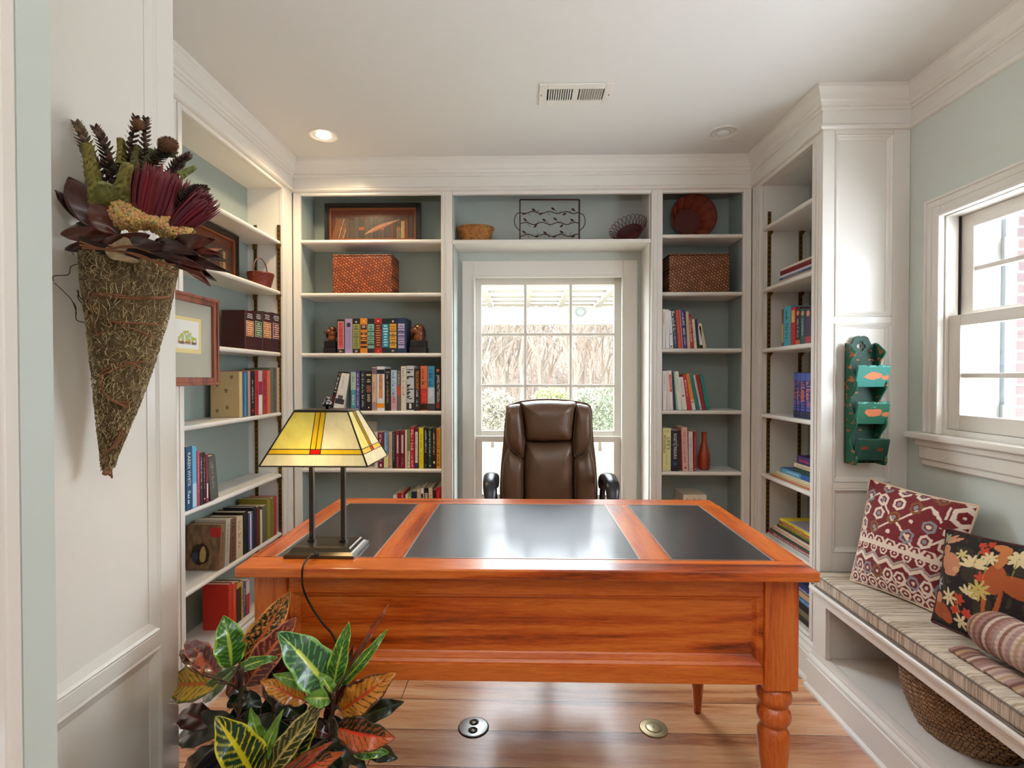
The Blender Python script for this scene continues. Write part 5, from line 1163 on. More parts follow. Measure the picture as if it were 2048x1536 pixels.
stack('R', [(1575, 1650, .028, (40, 26, 22), 'dark brown book'), (1572, 1650, .026, (110, 104, 84), 'grey-brown book'), (1574, 1650, .03, (24, 26, 34), 'black book'), (1570, 1650, .024, (60, 120, 180), 'sky blue book', [('m', WH, .2, .8, .3)]), (1573, 1650, .024, (206, 170, 110), 'tan book'), (1572, 1650, .022, (40, 60, 130), 'blue book', [('m', WH, .2, .8, .4)]), (1574, 1650, .022, (30, 36, 80), 'navy book on top')], 'bottom shelf of right bookcase', 'books stacked beside the desk leg', zR[6], .17)
# ============================================================ SHELF ORNAMENTS
def dog_bookend(px0, px1, ytop, flip, label):
    pl = YB+.045; a, b_ = aY(px0, ytop, pl), aY(px1, ytop, pl); w = b_.x-a.x; h = a.z-zBL[2]; cx = (a.x+b_.x)/2; s = -1
    t = thing('dog_bookend', label, 'bookend', (cx, pl+.04, zBL[2]), (0, 0, 0), 'spaniel head bookends')
    bw_ = w*.44
    MB().box(-bw_, bw_, -.04, .04, .0005, h*.20).box(-bw_*.9, bw_*.9, -.036, .036, h*.205, h*.42).build('plinth', mat('black plinth', (24, 22, 26), .35), t, .003)
    m = MB(); k = w*.5
    m.ball((0, 0, h*.50), k*.62, 14, (1, .9, 1.1)).ball((0, 0, h*.66), k*.58, 14, (1, .9, 1.0)).ball((0, .004, h*.82), k*.58, 14, (1.0, 1, .85))
    m.ball((s*k*.45, -.012, h*.74), k*.40, 12, (1.1, .85, .75)).ball((s*k*.70, -.018, h*.71), k*.20, 10)
    o = m.build('dog_head', mat('brown glazed dog', (118, 62, 30), .25, var=.6, scale=60, coat=.4), t); r = o.modifiers.new('r', 'REMESH'); r.mode = 'VOXEL'; r.voxel_size = .0028; r.use_smooth_shade = True
    for q in (-1, 1):
        MB().ball((q*k*.62+.004*s, .005, h*.66), k*.36, 12, (.45, .9, 1.5)).build('ear', mat('dark brown ear', (70, 34, 18), .3, var=.5, scale=70), o)
        MB().ball((s*k*.30+q*k*.26, -k*.58, h*.83), .0032, 8).build('eye', mat('eye', (8, 6, 6), .1), o)
    MB().ball((s*k*.84, -.022, h*.73), .0045, 8).build('nose', mat('nose black', (12, 10, 10), .2), o)
dog_bookend(644, 672.5, 647, 0, 'brown dog-head bookend at the left end of the thick volumes')
dog_bookend(815.5, 854, 644.5, 1, 'brown dog-head bookend at the right end of the thick volumes')
# framed picture with the painted books and quill
FRM = mat('black picture frame', (26, 20, 18), .35, coat=.3)
def picshelf(u, v):
    n_ = noise.noise(V((u*30, v*20, 4)))*.2; x = u*1.0
    cs = [(120, 66, 44), (92, 78, 68), (104, 86, 74), (140, 74, 50), (84, 72, 64), (112, 92, 78), (128, 70, 48), (98, 88, 78)]
    if v > .80: c = (124, 58, 30)
    else:
        k = int(x*21+.6*math.sin(x*9)); c = cs[(k*5+k//4) % 8]
        if v > .70+.06*math.sin(k*2.3): c = (104, 60, 40)
        if ((x*21+.6*math.sin(x*9)) % 1) < .1: c = (56, 40, 34)
        if k % 5 == 2 and .3 < v < .42: c = (186, 100, 60)
    if x < .17 and v < .72:
        q = (x-.03-v*.10)*30
        if int(q) in (0, 2): c = (150, 96, 68)
        if abs(q-1.5) < .14 or abs(q-3.2) < .14: c = (214, 180, 140)
    if .84 < x < .88 and v < .62: c = (206, 178, 120)
    if x > .78 and x < .84 and v < .35 and int(x*90) % 2: c = (196, 160, 110)
    # feather
    q = (x-.40)/.42; ym = .14+.52*q**.8 if q > 0 else 0; wq = .085*math.sin(PI*min(max(q, 0), 1)**.8)
    if 0 < q < 1 and abs(v-ym) < wq: c = (206, 132, 92) if v > ym else (182, 110, 76)
    if 0 < q < 1 and abs(v-ym) < .008: c = (232, 196, 160)
    return tuple(l*.62*(1+n_) for l in lin(c))
def framed(name, label, M, w, h, fw, fd, fm, paint, liner=None, pm=None, nu=220, nv=100):
    """picture standing in the local xz plane, face to -y, origin bottom centre"""
    t = empty(name); t.location = M.to_translation(); t.rotation_euler = M.to_euler(); tag(t, label, 'framed picture')
    b = MB(); ring(b, 'y', 0, -w/2, w/2, 0, h, fw, fd); ring(b, 'y', -.004, -w/2, w/2, 0, h, fw*.4, .004); b.build('frame', fm, t, .002)
    i = fw+.0004
    if liner: b = MB(); ring(b, 'y', .002, -w/2+i, w/2-i, i, h-i, .009, fd*.5); b.build('liner', liner, t); i += .0094
    MB().grid(nu, nv, lambda u, v: V((-w/2+i+(w-2*i)*u, fd*.5, i+(h-2*i)*v)), paint).build('picture', pm or vcol('print', .35), t)
    MB().box(-w/2+fw, w/2-fw, fd*.6, fd*.85, fw, h-fw).build('backing_board', mat('backing card', (120, 100, 80), .9), t)
    return t
pA, pB = aY(649, 407, YB+.12), aY(841, 407, YB+.12)
framed('picture_frame', 'black framed print of old books and a quill on the top shelf', Matrix.Translation(((pA.x+pB.x)/2, YB+.12, zBL[0]+.0005)), pB.x-pA.x, pA.z-zBL[0], .027, .02, FRM, picshelf, mat('orange wood liner', (128, 68, 36), .4))
xq = XL-DL+.055; q1 = aX(477, 473, xq); 
M = Matrix.Translation((xq-.0, q1.y-.27, zL[1]+.0005)) @ Matrix.Rotation(PI/2, 4, 'Z')
framed('picture_frame', 'black framed brown print in the left bookcase behind the dried flowers', M, .54, q1.z-zL[1], .027, .02, FRM, picshelf, mat('orange wood liner', (128, 68, 36), .4))
# reddish frame hung on the left bookcase front
q1 = aX(438.5, 601, XL+.03); q0 = aX(438.5, 770, XL+.03); fw_, fh_ = .41, q1.z-q0.z
def watercol(u, v):
    x, y = (u-.5)*(fw_-.07), (v-.5)*(fh_-.07); c = (176, 174, 160)
    if abs(x-.03) < .078 and abs(y-.016) < .063: c = (224, 206, 150)
    if abs(x-.03) < .064 and abs(y-.018) < .050: c = (228, 228, 224)
    n_ = noise.noise(V((x*90, y*90, 0)))
    if abs(x-.03) < .05:
        if -.008 < y < .018+.012*n_+.012*math.sin(x*60) and n_ > -.35: c = (186, 184, 80) if n_ > .0 else (176, 200, 190)
        if 0 > y+.004 > -.010 and n_ > -.2: c = (206, 150, 90)
        if -.018 < y < -.008 and math.sin(x*900) > -.2: c = (70, 64, 70)
    return lin(c)
M = Matrix.Translation((XL+.0265, q1.y-fw_/2, q0.z)) @ Matrix.Rotation(PI/2, 4, 'Z')
framed('picture_frame', 'reddish wood framed small watercolour with wide grey mat on the left bookcase', M, fw_, fh_, .030, .022, wood('cherry frame', 2, (84, 36, 20), (128, 60, 34), (150, 78, 46), s=2), watercol, None, vcol('glazed print', .12), 200, 160)
# woven lidded boxes
def woven_box(px0, px1, ytop, ztop_shelf, label, zsh, ca, cb, dpt=.16, pl=YB+.03):
    a, b_ = aY(px0, ytop, pl), aY(px1, ytop, pl); w = b_.x-a.x; h = a.z-zsh
    t = thing('woven_box', label, 'box', ((a.x+b_.x)/2, pl+dpt/2, zsh), (0, 0, 0), 'woven palm boxes')
    mf = weave('woven palm front', ca, cb, 36, 42); 
    b = MB(); b.box(-w/2, w/2, -dpt/2, dpt/2, .0005, h*.955); b.build('box_body', mf, t, .006)
    MB().box(-w/2-.001, w/2+.001, -dpt/2-.001, dpt/2+.001, h*.957, h).build('lid', mf, t, .006)
woven_box(664.5, 784, 509, 0, 'reddish-brown woven lidded box on the second shelf left of window', zBL[1], (176, 92, 44), (134, 56, 26))
woven_box(1338.5, 1460, 507, 0, 'tan-brown woven lidded box on the second shelf right of window', zBR[1], (170, 112, 70), (140, 82, 48))
# shallow yellow basket
pl = YB+.09; a, b_ = aY(913, 450, pl), aY(988, 450, pl); R_ = (b_.x-a.x)/2; h = (a.z-zN)*.80
t = thing('bread_basket', 'shallow golden woven basket at the left end of the niche above the window', 'basket', ((a.x+b_.x)/2, pl, zN))
def yb(u, v):
    aa = 2*PI*u; r = R_*(.66+.32*v**.8); k = 1+.025*math.sin(v*PI*12)*math.cos(aa*18)
    return V((math.cos(aa)*r*k, math.sin(aa)*r*k*.72, .001+h*v*(.96+.04*math.sin(aa*18))))
YW_ = weave('golden split cane', (214, 150, 70), (180, 112, 50), 90, 45)
MB().grid(144, 28, yb).build('basket_wall', YW_, t, 0, False, .003); MB().lathe([(0, .002), (R_*.66, .002)], (0, 0, 0), 30, sy=.72).build('basket_bottom', YW_, t)
b = MB()
for ph in (0, PI): b.tube([V((math.cos(x)*R_*.985, math.sin(x)*R_*.985*.72, h))+V((0, 0, .003*math.sin(x*22+ph))) for x in [2*PI*k/110 for k in range(111)]], .0032, 6)
b.build('rim', YW_, t)
# wrought metal tray with leafy vines
pl = YB+.13; tp = lambda x, y: aY(880+x*.2246, 370+y*.2246, pl)
t = thing('metal_tray', 'rust-brown metal tray of leafy vines standing in the niche above the window', 'tray', (tp(970, 480).x, pl, zN))
IRN = mat('rusty brown iron', (74, 42, 34), .55, .4)
c0, c1 = tp(712, 130), tp(1240, 130); zb_n = zN+.004
fr = [V((c0.x, pl, zb_n)), V((c0.x, pl, c0.z)), V((c1.x, pl, c1.z)), V((c1.x, pl, zb_n))]
inw(t, MB().tube([fr[0], fr[1]], .0032, 8).tube([fr[1], fr[2]], .004, 8).tube([fr[2], fr[3]], .004, 8).tube([fr[0], fr[3]], .0028, 8).build('tray_frame', IRN))
for s_, pts in ((0, [(712, 245), (680, 262), (662, 310), (670, 360), (712, 410)]), (1, [(1242, 248), (1278, 270), (1292, 320), (1280, 370), (1242, 408)])):
    inw(t, MB().tube(smooth([tp(*p) for p in pts]), .0022, 7).build('handle', IRN))
def vleaf(b, base_, ang, L, W=None):
    W = W or L*.42; vs = []; d = V((math.cos(ang), 0, math.sin(ang))); n_ = V((-d.z, 0, d.x))
    def f(u, v):
        w = math.sin(PI*u**.85)*W/2; return base_+d*(L*u)+n_*(w*(2*v-1))+V((0, -.003*(1-(2*v-1)**2), 0))
    b.grid(10, 4, f)
for (y0_, lv) in ((245, [(730, 262, .9), (815, 212, -.5), (880, 265, .7), (990, 200, -1.1), (1090, 268, 1.2), (1170, 208, -.8)]), (342, [(742, 297, -1.2), (835, 380, 1.2), (910, 302, -1.0), (1010, 290, -2.0), (1068, 378, 1.0), (1160, 302, -.6)]), (448, [(732, 408, -1.0), (845, 465, .6), (918, 415, -1.1), (1000, 465, .8), (1066, 408, -.9), (1165, 465, .9)])):
    b = MB().tube([tp(715+525*k/30, y0_+10*math.sin(k*.75+y0_)) for k in range(31)], .0024, 7)
    for (lx, ly_, an) in lv:
        p = tp(lx, ly_); e = tp(lx+(60 if an < 0 else 40)*1.0, y0_+4*math.sin(lx)); 
        b.tube([p.lerp(e, .45), e], .0013, 5); d = e-p
        vleaf(b, p, math.atan2(d.z, d.x), .027, .0115)
    for lx in (780, 860, 960, 1060, 1150): b.tube([tp(lx, y0_+4), tp(lx+22, y0_-22 if lx % 3 else y0_+26)], .0012, 5)
    inw(t, b.build('vine', IRN))
# loop-edged basket leaning
pl = YB+.10; cL = aY(1258, 450, pl); t = thing('loop_basket', 'purple-brown loop-edged wicker basket tipped in the right end of the niche', 'basket', (cL.x, pl, zN))
LBm = mat('purple brown wicker', (96, 44, 46), .5)
Mt = Matrix.Rotation(math.radians(-32), 4, 'Y') @ Matrix.Rotation(math.radians(48), 4, 'X')
n = 24; rb, rt, hh = .046, .105, .07; org = V((.012, .02, 0))
def lp(a, v):
    r = rb+(rt-rb)*v**.9; return org+Mt @ V((math.cos(a)*r, math.sin(a)*r*.9, hh*v))
mz_ = min(lp(2*PI*k/60, v/10).z for k in range(60) for v in range(11)); org.z = .003-mz_
b = MB()
for k in range(n):
    a0 = 2*PI*k/n; b.tube([lp(a0+(PI/n*4)*q/12, .35+.65*math.sin(PI*q/12)**.7) for q in range(13)], .0017, 5)
o = b.build('loop_rim', LBm, t)
MB().grid(64, 12, lambda u, v: lp(2*PI*u, v*.42)).build('basket_wall', weave('purple wicker weave', (110, 50, 46), (76, 32, 34), 160, 0), t, 0, False, .002)
MB().lathe([(0, 0), (rb, 0)], org, 24, sy=.9, M=Mt).build('basket_bottom', LBm, t)
# round tray basket, seen into the bowl
pl = YB+.10; c = aY(1388.5, 429.5, pl); R_ = (aY(1434, 429, pl).x-aY(1343, 429, pl).x)/2
t = thing('round_basket', 'round dark red wicker basket standing on edge on the top shelf right of window', 'basket', (c.x, pl, zBR[0]))
zc_ = R_+.001; RW = mat('dark red wicker', (100, 34, 22), .5)
def rbk(u, v):
    a = 2*PI*u; r = R_*(1-.42*v); k = 1+.02*math.sin(a*60)
    return V((math.cos(a)*r*k-.012*v, .005+.075*v+.001*math.sin(v*60), zc_+math.sin(a)*r*k-.006*v))
MB().grid(240, 20, rbk).build('basket_wall', RW, t, 0, False, .002)
b = MB()
for k in range(72):
    a = 2*PI*k/72; b.tube([rbk(a/(2*PI), v) + V((0, -.001, 0)) for v in (0, .25, .5, .75, 1)], .0015, 5)
b.build('rib_row', mat('lighter red cane', (190, 96, 56), .5), t)
MB().lathe([(0, 0), (R_*.58, 0)], (-.012, .080, zc_-.006), 40, 'y').build('basket_bottom', mat('very dark wicker', (92, 32, 20), .6), t)
b = MB()
for ph in (0, PI): b.tube([V((math.cos(a)*R_*.99, .004+.003*math.sin(a*30+ph), zc_+math.sin(a)*R_*.99)) for a in [2*PI*k/120 for k in range(121)]], .0035, 6)
b.build('rim', RW, t)
# wooden vase
pl = YB+.07; cxv = aY(1408, 900, pl).x; hv = aY(1408, 865, pl).z-zBR[4]
pr = [(.0, 0), (.024, 0), (.030, .012), (.0325, .05), (.030, .08), (.022, .115), (.0135, .15), (.0115, .175), (.0145, hv-.004), (.0145, hv), (.011, hv-.002), (.009, .15)]
t = thing('vase', 'slender reddish turned wood vase beside the narrow red book', 'vase', (cxv, pl, zBR[4]+.0005))
MB().lathe(pr, (0, 0, 0), 32).build('vase_body', wood('vase wood', 2, (90, 22, 8), (140, 44, 20), (176, 70, 30), s=2.5), t)
# little handled basket on the left shelf
xq = XL-.07; q0, q1 = aX(496, 540, xq), aX(544, 540, xq); cyy = (q0.y+q1.y)/2; R_ = .062
t = thing('handled_basket', 'small red-brown handled wicker basket on the second shelf of the left bookcase', 'basket', (xq, cyy, zL[1]+.0005))
MB().grid(120, 24, lambda u, v: V((math.cos(2*PI*u)*.060*(.72+.28*v)*(1+.03*math.sin(v*PI*10)*math.cos(2*PI*u*14)), math.sin(2*PI*u)*.066*(.72+.28*v)*(1+.03*math.sin(v*PI*10)*math.cos(2*PI*u*14)), .001+.066*v))).build('basket_wall', mat('red brown wicker', (116, 40, 26), .5), t, 0, False, .003)
MB().lathe([(0, .002), (.043, .002)], (0, 0, 0), 24).build('basket_bottom', RW, t)
MB().tube(smooth([(0, -.064, .05), (0, -.066, .09), (0, -.045, .13), (0, 0, .147), (0, .045, .13), (0, .066, .09), (0, .064, .05)]), .0028, 7).build('handle', mat('brown cane handle', (110, 74, 40), .5), t)
b = MB()
for ph in (0, PI): b.tube([V((math.cos(a)*.059, math.sin(a)*.066, .067+.003*math.sin(a*16+ph))) for a in [2*PI*k/80 for k in range(81)]], .0028, 6)
b.build('rim', mat('red brown wicker', (116, 40, 26), .5), t)
# ============================================================ CROTON PLANT
POT = V((-.55, 1.09, 0)); t = thing('croton_plant', 'croton plant with green, yellow and red veined leaves in front of the desk', 'potted plant', tuple(POT))
MB().lathe([(.0, .001), (.11, .001), (.125, .02), (.155, .36), (.165, .40), (.170, .41), (.168, .425), (.158, .425), (.150, .40), (.148, .385)], (0, 0, 0), 40).build('pot', mat('black glazed pot', (26, 28, 34), .25, coat=.4), t)
MB().lathe([(0, .392), (.10, .390), (.149, .385)], (0, 0, 0), 24).build('soil', mat('dark potting soil', (44, 30, 22), .95, var=.5, scale=60, bump=.6), t)
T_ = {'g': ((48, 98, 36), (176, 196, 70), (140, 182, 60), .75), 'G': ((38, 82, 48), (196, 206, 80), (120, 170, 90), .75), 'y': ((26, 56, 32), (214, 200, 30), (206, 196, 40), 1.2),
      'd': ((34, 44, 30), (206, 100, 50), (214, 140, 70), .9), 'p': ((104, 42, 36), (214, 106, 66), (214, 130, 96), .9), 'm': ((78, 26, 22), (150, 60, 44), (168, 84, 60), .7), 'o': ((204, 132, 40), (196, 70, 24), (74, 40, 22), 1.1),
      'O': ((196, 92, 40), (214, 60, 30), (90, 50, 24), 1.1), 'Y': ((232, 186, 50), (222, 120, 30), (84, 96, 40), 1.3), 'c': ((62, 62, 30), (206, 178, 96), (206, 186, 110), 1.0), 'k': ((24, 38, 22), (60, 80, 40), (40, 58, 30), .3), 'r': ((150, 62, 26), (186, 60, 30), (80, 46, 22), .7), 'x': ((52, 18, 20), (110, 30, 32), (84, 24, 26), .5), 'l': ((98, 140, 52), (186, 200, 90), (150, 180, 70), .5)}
TL = {k: (lin(a), lin(b), lin(c), d) for k, (a, b, c, d) in T_.items()}
LF = MB()
def leaf(b0, t0, wpx, ty, yb=1.10, yt=1.04, bow=.02, roll_=0, mb=None):
    yb = min(yb+.07, 1.25); yt = min(yt+.07, 1.25)
    if t0[0] < 425: yt = 1.385; yb = max(yb, 1.25) if b0[0] < 450 else yb
    A = aY(b0[0], b0[1], yb); B = aY(t0[0], t0[1], yt); L = (B-A).length; d = (B-A)/L
    toc = (O-(A+B)/2).normalized(); side = d.cross(toc).normalized(); nrm = side.cross(d)*1.0
    if nrm.dot(toc) < 0: nrm = -nrm
    side = (side*math.cos(roll_)+nrm*math.sin(roll_)); nrm = side.cross(d)
    if nrm.dot(toc) < 0: nrm = -nrm
    W = wpx*(yb+yt)/2/F*1.0; base, mid, vein, vw = TL[ty]; rs = noise.noise(V((b0[0]*.1, t0[1]*.1, 0)))*9
    def f(u, v):
        q = 2*v-1; w = W/2*(math.sin(PI*u**.82)**.72 if 0 < u < 1 else 0)*(1+.05*math.sin(u*19+rs))
        w = max(w, .0012*(1 if u < .1 else 0))
        return A+d*(L*u)+side*(q*w)+nrm*(bow*math.sin(PI*u)*1.0+abs(q)*w*.28-.010*u*u+.003*math.sin(u*22+rs)*abs(q))
    def col(u, v):
        q = abs(2*v-1); n1 = noise.noise(V((u*5+rs, v*4, rs))); n2 = noise.noise(V((u*22+rs, v*16, rs)))
        s_ = ((u-q*.16*1.3)*10.5+rs) % 1; dv = min(s_, 1-s_); c = base
        ev = .055*vw*(1+.8*(1-q))
        if dv < ev+n2*.05: c = vein
        if vw > .6 and q > .86+n2*.1: c = vein
        if vw > 1 and n1 > .25 and ty in 'oOY' and dv > .2: c = tuple(x*.75+y*.25 for x, y in zip(base, vein))
        if ty == 'O' and v < .5 and .16 < dv and u < .85: c = TL['k'][0]
        if ty == 'd' and n2 > .15 and dv > .12: c = vein
        if q < (.055+.05*(1-u))*(1.6 if ty == 'y' else 1.1): c = mid
        k = 1+.25*n1; return tuple(max(0, x*k) for x in c)
    (mb or LF).grid(72, 26, f, col)
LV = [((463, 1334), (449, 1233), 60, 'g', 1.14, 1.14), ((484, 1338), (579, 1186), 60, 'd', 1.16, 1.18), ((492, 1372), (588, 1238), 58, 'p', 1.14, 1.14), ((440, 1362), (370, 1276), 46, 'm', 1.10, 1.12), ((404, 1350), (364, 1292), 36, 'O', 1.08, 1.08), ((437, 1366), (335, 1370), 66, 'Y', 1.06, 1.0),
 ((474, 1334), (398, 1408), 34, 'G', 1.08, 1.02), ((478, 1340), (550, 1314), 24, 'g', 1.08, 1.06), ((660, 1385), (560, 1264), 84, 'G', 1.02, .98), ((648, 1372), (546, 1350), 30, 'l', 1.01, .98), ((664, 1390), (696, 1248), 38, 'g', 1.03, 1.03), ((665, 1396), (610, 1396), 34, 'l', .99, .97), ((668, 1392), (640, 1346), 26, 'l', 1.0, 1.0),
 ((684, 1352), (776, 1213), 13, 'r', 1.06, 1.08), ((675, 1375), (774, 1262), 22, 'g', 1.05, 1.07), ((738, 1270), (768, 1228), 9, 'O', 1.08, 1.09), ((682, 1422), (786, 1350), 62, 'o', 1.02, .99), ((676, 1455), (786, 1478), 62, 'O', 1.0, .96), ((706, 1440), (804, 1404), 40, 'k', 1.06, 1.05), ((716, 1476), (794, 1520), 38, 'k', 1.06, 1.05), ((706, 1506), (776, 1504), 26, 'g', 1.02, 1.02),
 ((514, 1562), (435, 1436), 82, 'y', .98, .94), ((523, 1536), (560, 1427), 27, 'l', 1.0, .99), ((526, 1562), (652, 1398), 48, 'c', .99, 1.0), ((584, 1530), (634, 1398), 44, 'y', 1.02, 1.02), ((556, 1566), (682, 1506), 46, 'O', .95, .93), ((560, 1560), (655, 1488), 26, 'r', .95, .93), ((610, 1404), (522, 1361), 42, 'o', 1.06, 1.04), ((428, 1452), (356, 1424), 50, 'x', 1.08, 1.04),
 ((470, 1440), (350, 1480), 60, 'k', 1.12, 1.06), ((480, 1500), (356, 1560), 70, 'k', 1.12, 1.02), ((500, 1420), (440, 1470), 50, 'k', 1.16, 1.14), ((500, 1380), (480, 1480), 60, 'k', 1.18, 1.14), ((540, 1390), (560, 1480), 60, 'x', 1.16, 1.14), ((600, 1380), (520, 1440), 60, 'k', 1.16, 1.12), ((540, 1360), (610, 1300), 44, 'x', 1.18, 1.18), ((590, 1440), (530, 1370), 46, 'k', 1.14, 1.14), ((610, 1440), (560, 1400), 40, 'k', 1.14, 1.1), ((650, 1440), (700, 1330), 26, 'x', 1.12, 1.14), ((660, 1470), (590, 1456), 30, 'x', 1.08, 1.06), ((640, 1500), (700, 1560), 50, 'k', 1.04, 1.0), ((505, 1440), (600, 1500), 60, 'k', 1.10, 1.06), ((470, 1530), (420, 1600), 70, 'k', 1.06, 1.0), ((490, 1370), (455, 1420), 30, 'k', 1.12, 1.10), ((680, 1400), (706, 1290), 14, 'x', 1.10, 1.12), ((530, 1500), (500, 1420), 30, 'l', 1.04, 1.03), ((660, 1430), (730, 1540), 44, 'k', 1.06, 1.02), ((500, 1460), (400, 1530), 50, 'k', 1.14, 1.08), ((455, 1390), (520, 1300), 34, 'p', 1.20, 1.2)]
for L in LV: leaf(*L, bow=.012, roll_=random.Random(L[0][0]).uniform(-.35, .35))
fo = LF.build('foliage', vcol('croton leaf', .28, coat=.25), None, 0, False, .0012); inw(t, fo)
b = MB(); base_pts = [V((POT.x-.03, 1.10, .38)), V((POT.x+.05, 1.08, .38)), V((POT.x+.02, 1.12, .38))]
for k, pts in enumerate(([aY(485, 1335, 1.12), aY(480, 1400, 1.12), aY(478, 1480, 1.11)], [aY(668, 1385, 1.04), aY(664, 1440, 1.06), aY(655, 1500, 1.07)], [aY(545, 1360, 1.16), aY(548, 1440, 1.15), aY(552, 1520, 1.13)])):
    b.tube(smooth(pts+[base_pts[k]]), [.0042]*(len(pts)*6+1), 8)
for L in LV:
    A = aY(L[0][0], L[0][1], L[4]); sx = min(((abs(A.x-q[0].x), i) for i, q in enumerate(([aY(478, 1400, 1.12)], [aY(664, 1440, 1.06)], [aY(548, 1440, 1.15)]))))[1]
    q = (aY(478, 1420, 1.115), aY(663, 1450, 1.06), aY(549, 1450, 1.15))[sx]
    e_ = V((q.x, q.y, min(A.z-.015, q.z+.05) if A.z > q.z else q.z-.02)); b.tube([A, A.lerp(e_, .5)+V((0, 0, .004)), e_], .0018, 5)
inw(t, b.build('stem', mat('croton stem', (62, 40, 26), .6)))
# ============================================================ DRIED ARRANGEMENT IN A WALL CONE
t = thing('dried_flower_arrangement', 'mossy cone of dried proteas, seed heads and brown leaves hanging on the white panel', 'dried flowers', (-.86, 1.08, 1.2))
YC = 1.065
def aW(px, py, Y): return aY(px, py, min(Y, .918*1024/max(1047-px, 1)))

rings = [(500, 256, 98), (560, 252, 90), (640, 250, 76), (700, 245, 64), (760, 239, 51), (820, 231, 37), (870, 224, 23), (910, 218, 12), (948, 213, 5)]
def cone_at(s):
    k = s*(len(rings)-1); i = min(int(k), len(rings)-2); f_ = k-i; a, b_ = rings[i], rings[i+1]
    y, x, r = a[0]+(b_[0]-a[0])*f_, a[1]+(b_[1]-a[1])*f_, a[2]+(b_[2]-a[2])*f_; p = aW(x+.09*r, y, YC); R_ = .86*r*YC/F; p.x = max(p.x, XP+R_*.80+.004) if False else p.x; return p, R_
def cone_pt(u, v, off=0):
    c, R_ = cone_at(v); a = 2*PI*u; n_ = 1+.03*noise.noise(V((u*30, v*40, 1)))
    x = c.x+math.cos(a)*(R_*n_+off); return V((max(x, XP+.002), c.y+math.sin(a)*(R_*n_+off)*.85, c.z+.02*math.sin(a)*(1-v)))
b = MB().grid(90, 110, cone_pt); core = inw(t, b.build('moss_cone', mat('dry brown moss', (124, 104, 72), .95, var=.55, scale=70, bump=.9, bscale=140), None))
b = MB(); rr = random.Random(3); MC_ = [lin(c) for c in ((206, 184, 134), (170, 146, 100), (120, 92, 64), (220, 202, 158), (150, 134, 88), (92, 66, 50))]
for k in range(6500):
    u, v = rr.random(), rr.random()**1.25*.95; p = cone_pt(u, v, .001)
    a = rr.uniform(0, 2*PI); L = rr.uniform(.008, .020); du, dv = math.cos(a)*L/.5*.6, math.sin(a)*L/.5
    q = cone_pt(u+du, min(max(v+dv, 0), .99), .004+.004*rr.random()); m_ = cone_pt(u+du*.4+rr.uniform(-.01, .01), min(max(v+dv*.5, 0), .99), .007)
    if min(p.x, q.x, m_.x) < XP+.003: continue
    b.tube([p, m_, q], .00055, 3, False, MC_[rr.randrange(6)])
fz = inw(core, b.build('moss_fibres', vcol('moss fibre', .9)))
def on_cone(px, py, lift=.004):
    Y = YC-.05
    for _ in range(8):
        p = aW(px, py, Y); best = min(range(60), key=lambda i: abs(cone_at(i/59)[0].z-p.z)); c, R_ = cone_at(best/59); q = max((R_+lift)**2-(p.x-c.x)**2, 0); Y = c.y-math.sqrt(q)*.85
    return aW(px, py, Y-.002)
wz = lambda x, y: (x*.2734, 560+y*.2734)
VN = mat('rust brown vine', (142, 88, 56), .6)
for P_ in ([(640, 120), (720, 98), (860, 110), (1000, 128), (1120, 130), (1235, 122)], [(632, 150), (700, 108), (860, 128), (1040, 138), (1225, 132)], [(640, 165), (700, 230), (800, 290), (900, 312), (1040, 318), (1150, 325)], [(650, 175), (760, 270), (900, 335), (1010, 370), (1110, 415)],
           [(1050, 598), (960, 608), (850, 650), (760, 690), (722, 730), (735, 800), (790, 850), (860, 890), (945, 895)], [(1040, 650), (930, 600), (800, 640), (735, 690), (730, 760), (780, 850), (850, 900), (940, 915)], [(745, 700), (740, 780), (800, 870), (930, 930)],
           [(890, 1090), (885, 1150), (840, 1210), (790, 1250), (740, 1290)], [(880, 1110), (850, 1190), (760, 1280)], [(650, 250), (700, 330), (720, 400), (820, 330)]):
    inw(t, MB().tube(smooth([on_cone(*wz(*p)) for p in P_], 5), .0021, 6).build('vine_wrap', VN))
inw(t, MB().ball(on_cone(212, 946), .007, 10, (1, 1, .8)).tube(smooth([on_cone(214, 925), on_cone(205, 935), on_cone(212, 944), on_cone(222, 952)]), .002, 6).tube([on_cone(216, 930), on_cone(222, 938), on_cone(224, 956)], .0018, 6).build('tied_tip', VN))
fz1 = lambda x, y: (x*.2734, 180+y*.2734)
# thin tendrils at the left
b = MB()
for P_ in ([(590, 1270), (520, 1290), (500, 1350), (395, 1360), (392, 1400)], [(395, 1410), (440, 1450), (520, 1530), (550, 1600), (560, 1640)], [(600, 1560), (570, 1520), (575, 1480), (560, 1470)], [(560, 1120), (520, 1160), (540, 1210)]):
    b.tube(smooth([aW(*fz1(*p), 1.06) for p in P_], 5), .0009, 4)
for P_ in ([(620, 310), (560, 290), (555, 200), (530, 160)], [(600, 150), (575, 110), (570, 70)]): b.tube(smooth([aW(*wz(*p), 1.06) for p in P_], 5), .0009, 4)
inw(t, b.build('tendril', mat('dark thin tendril', (78, 56, 40), .8)))
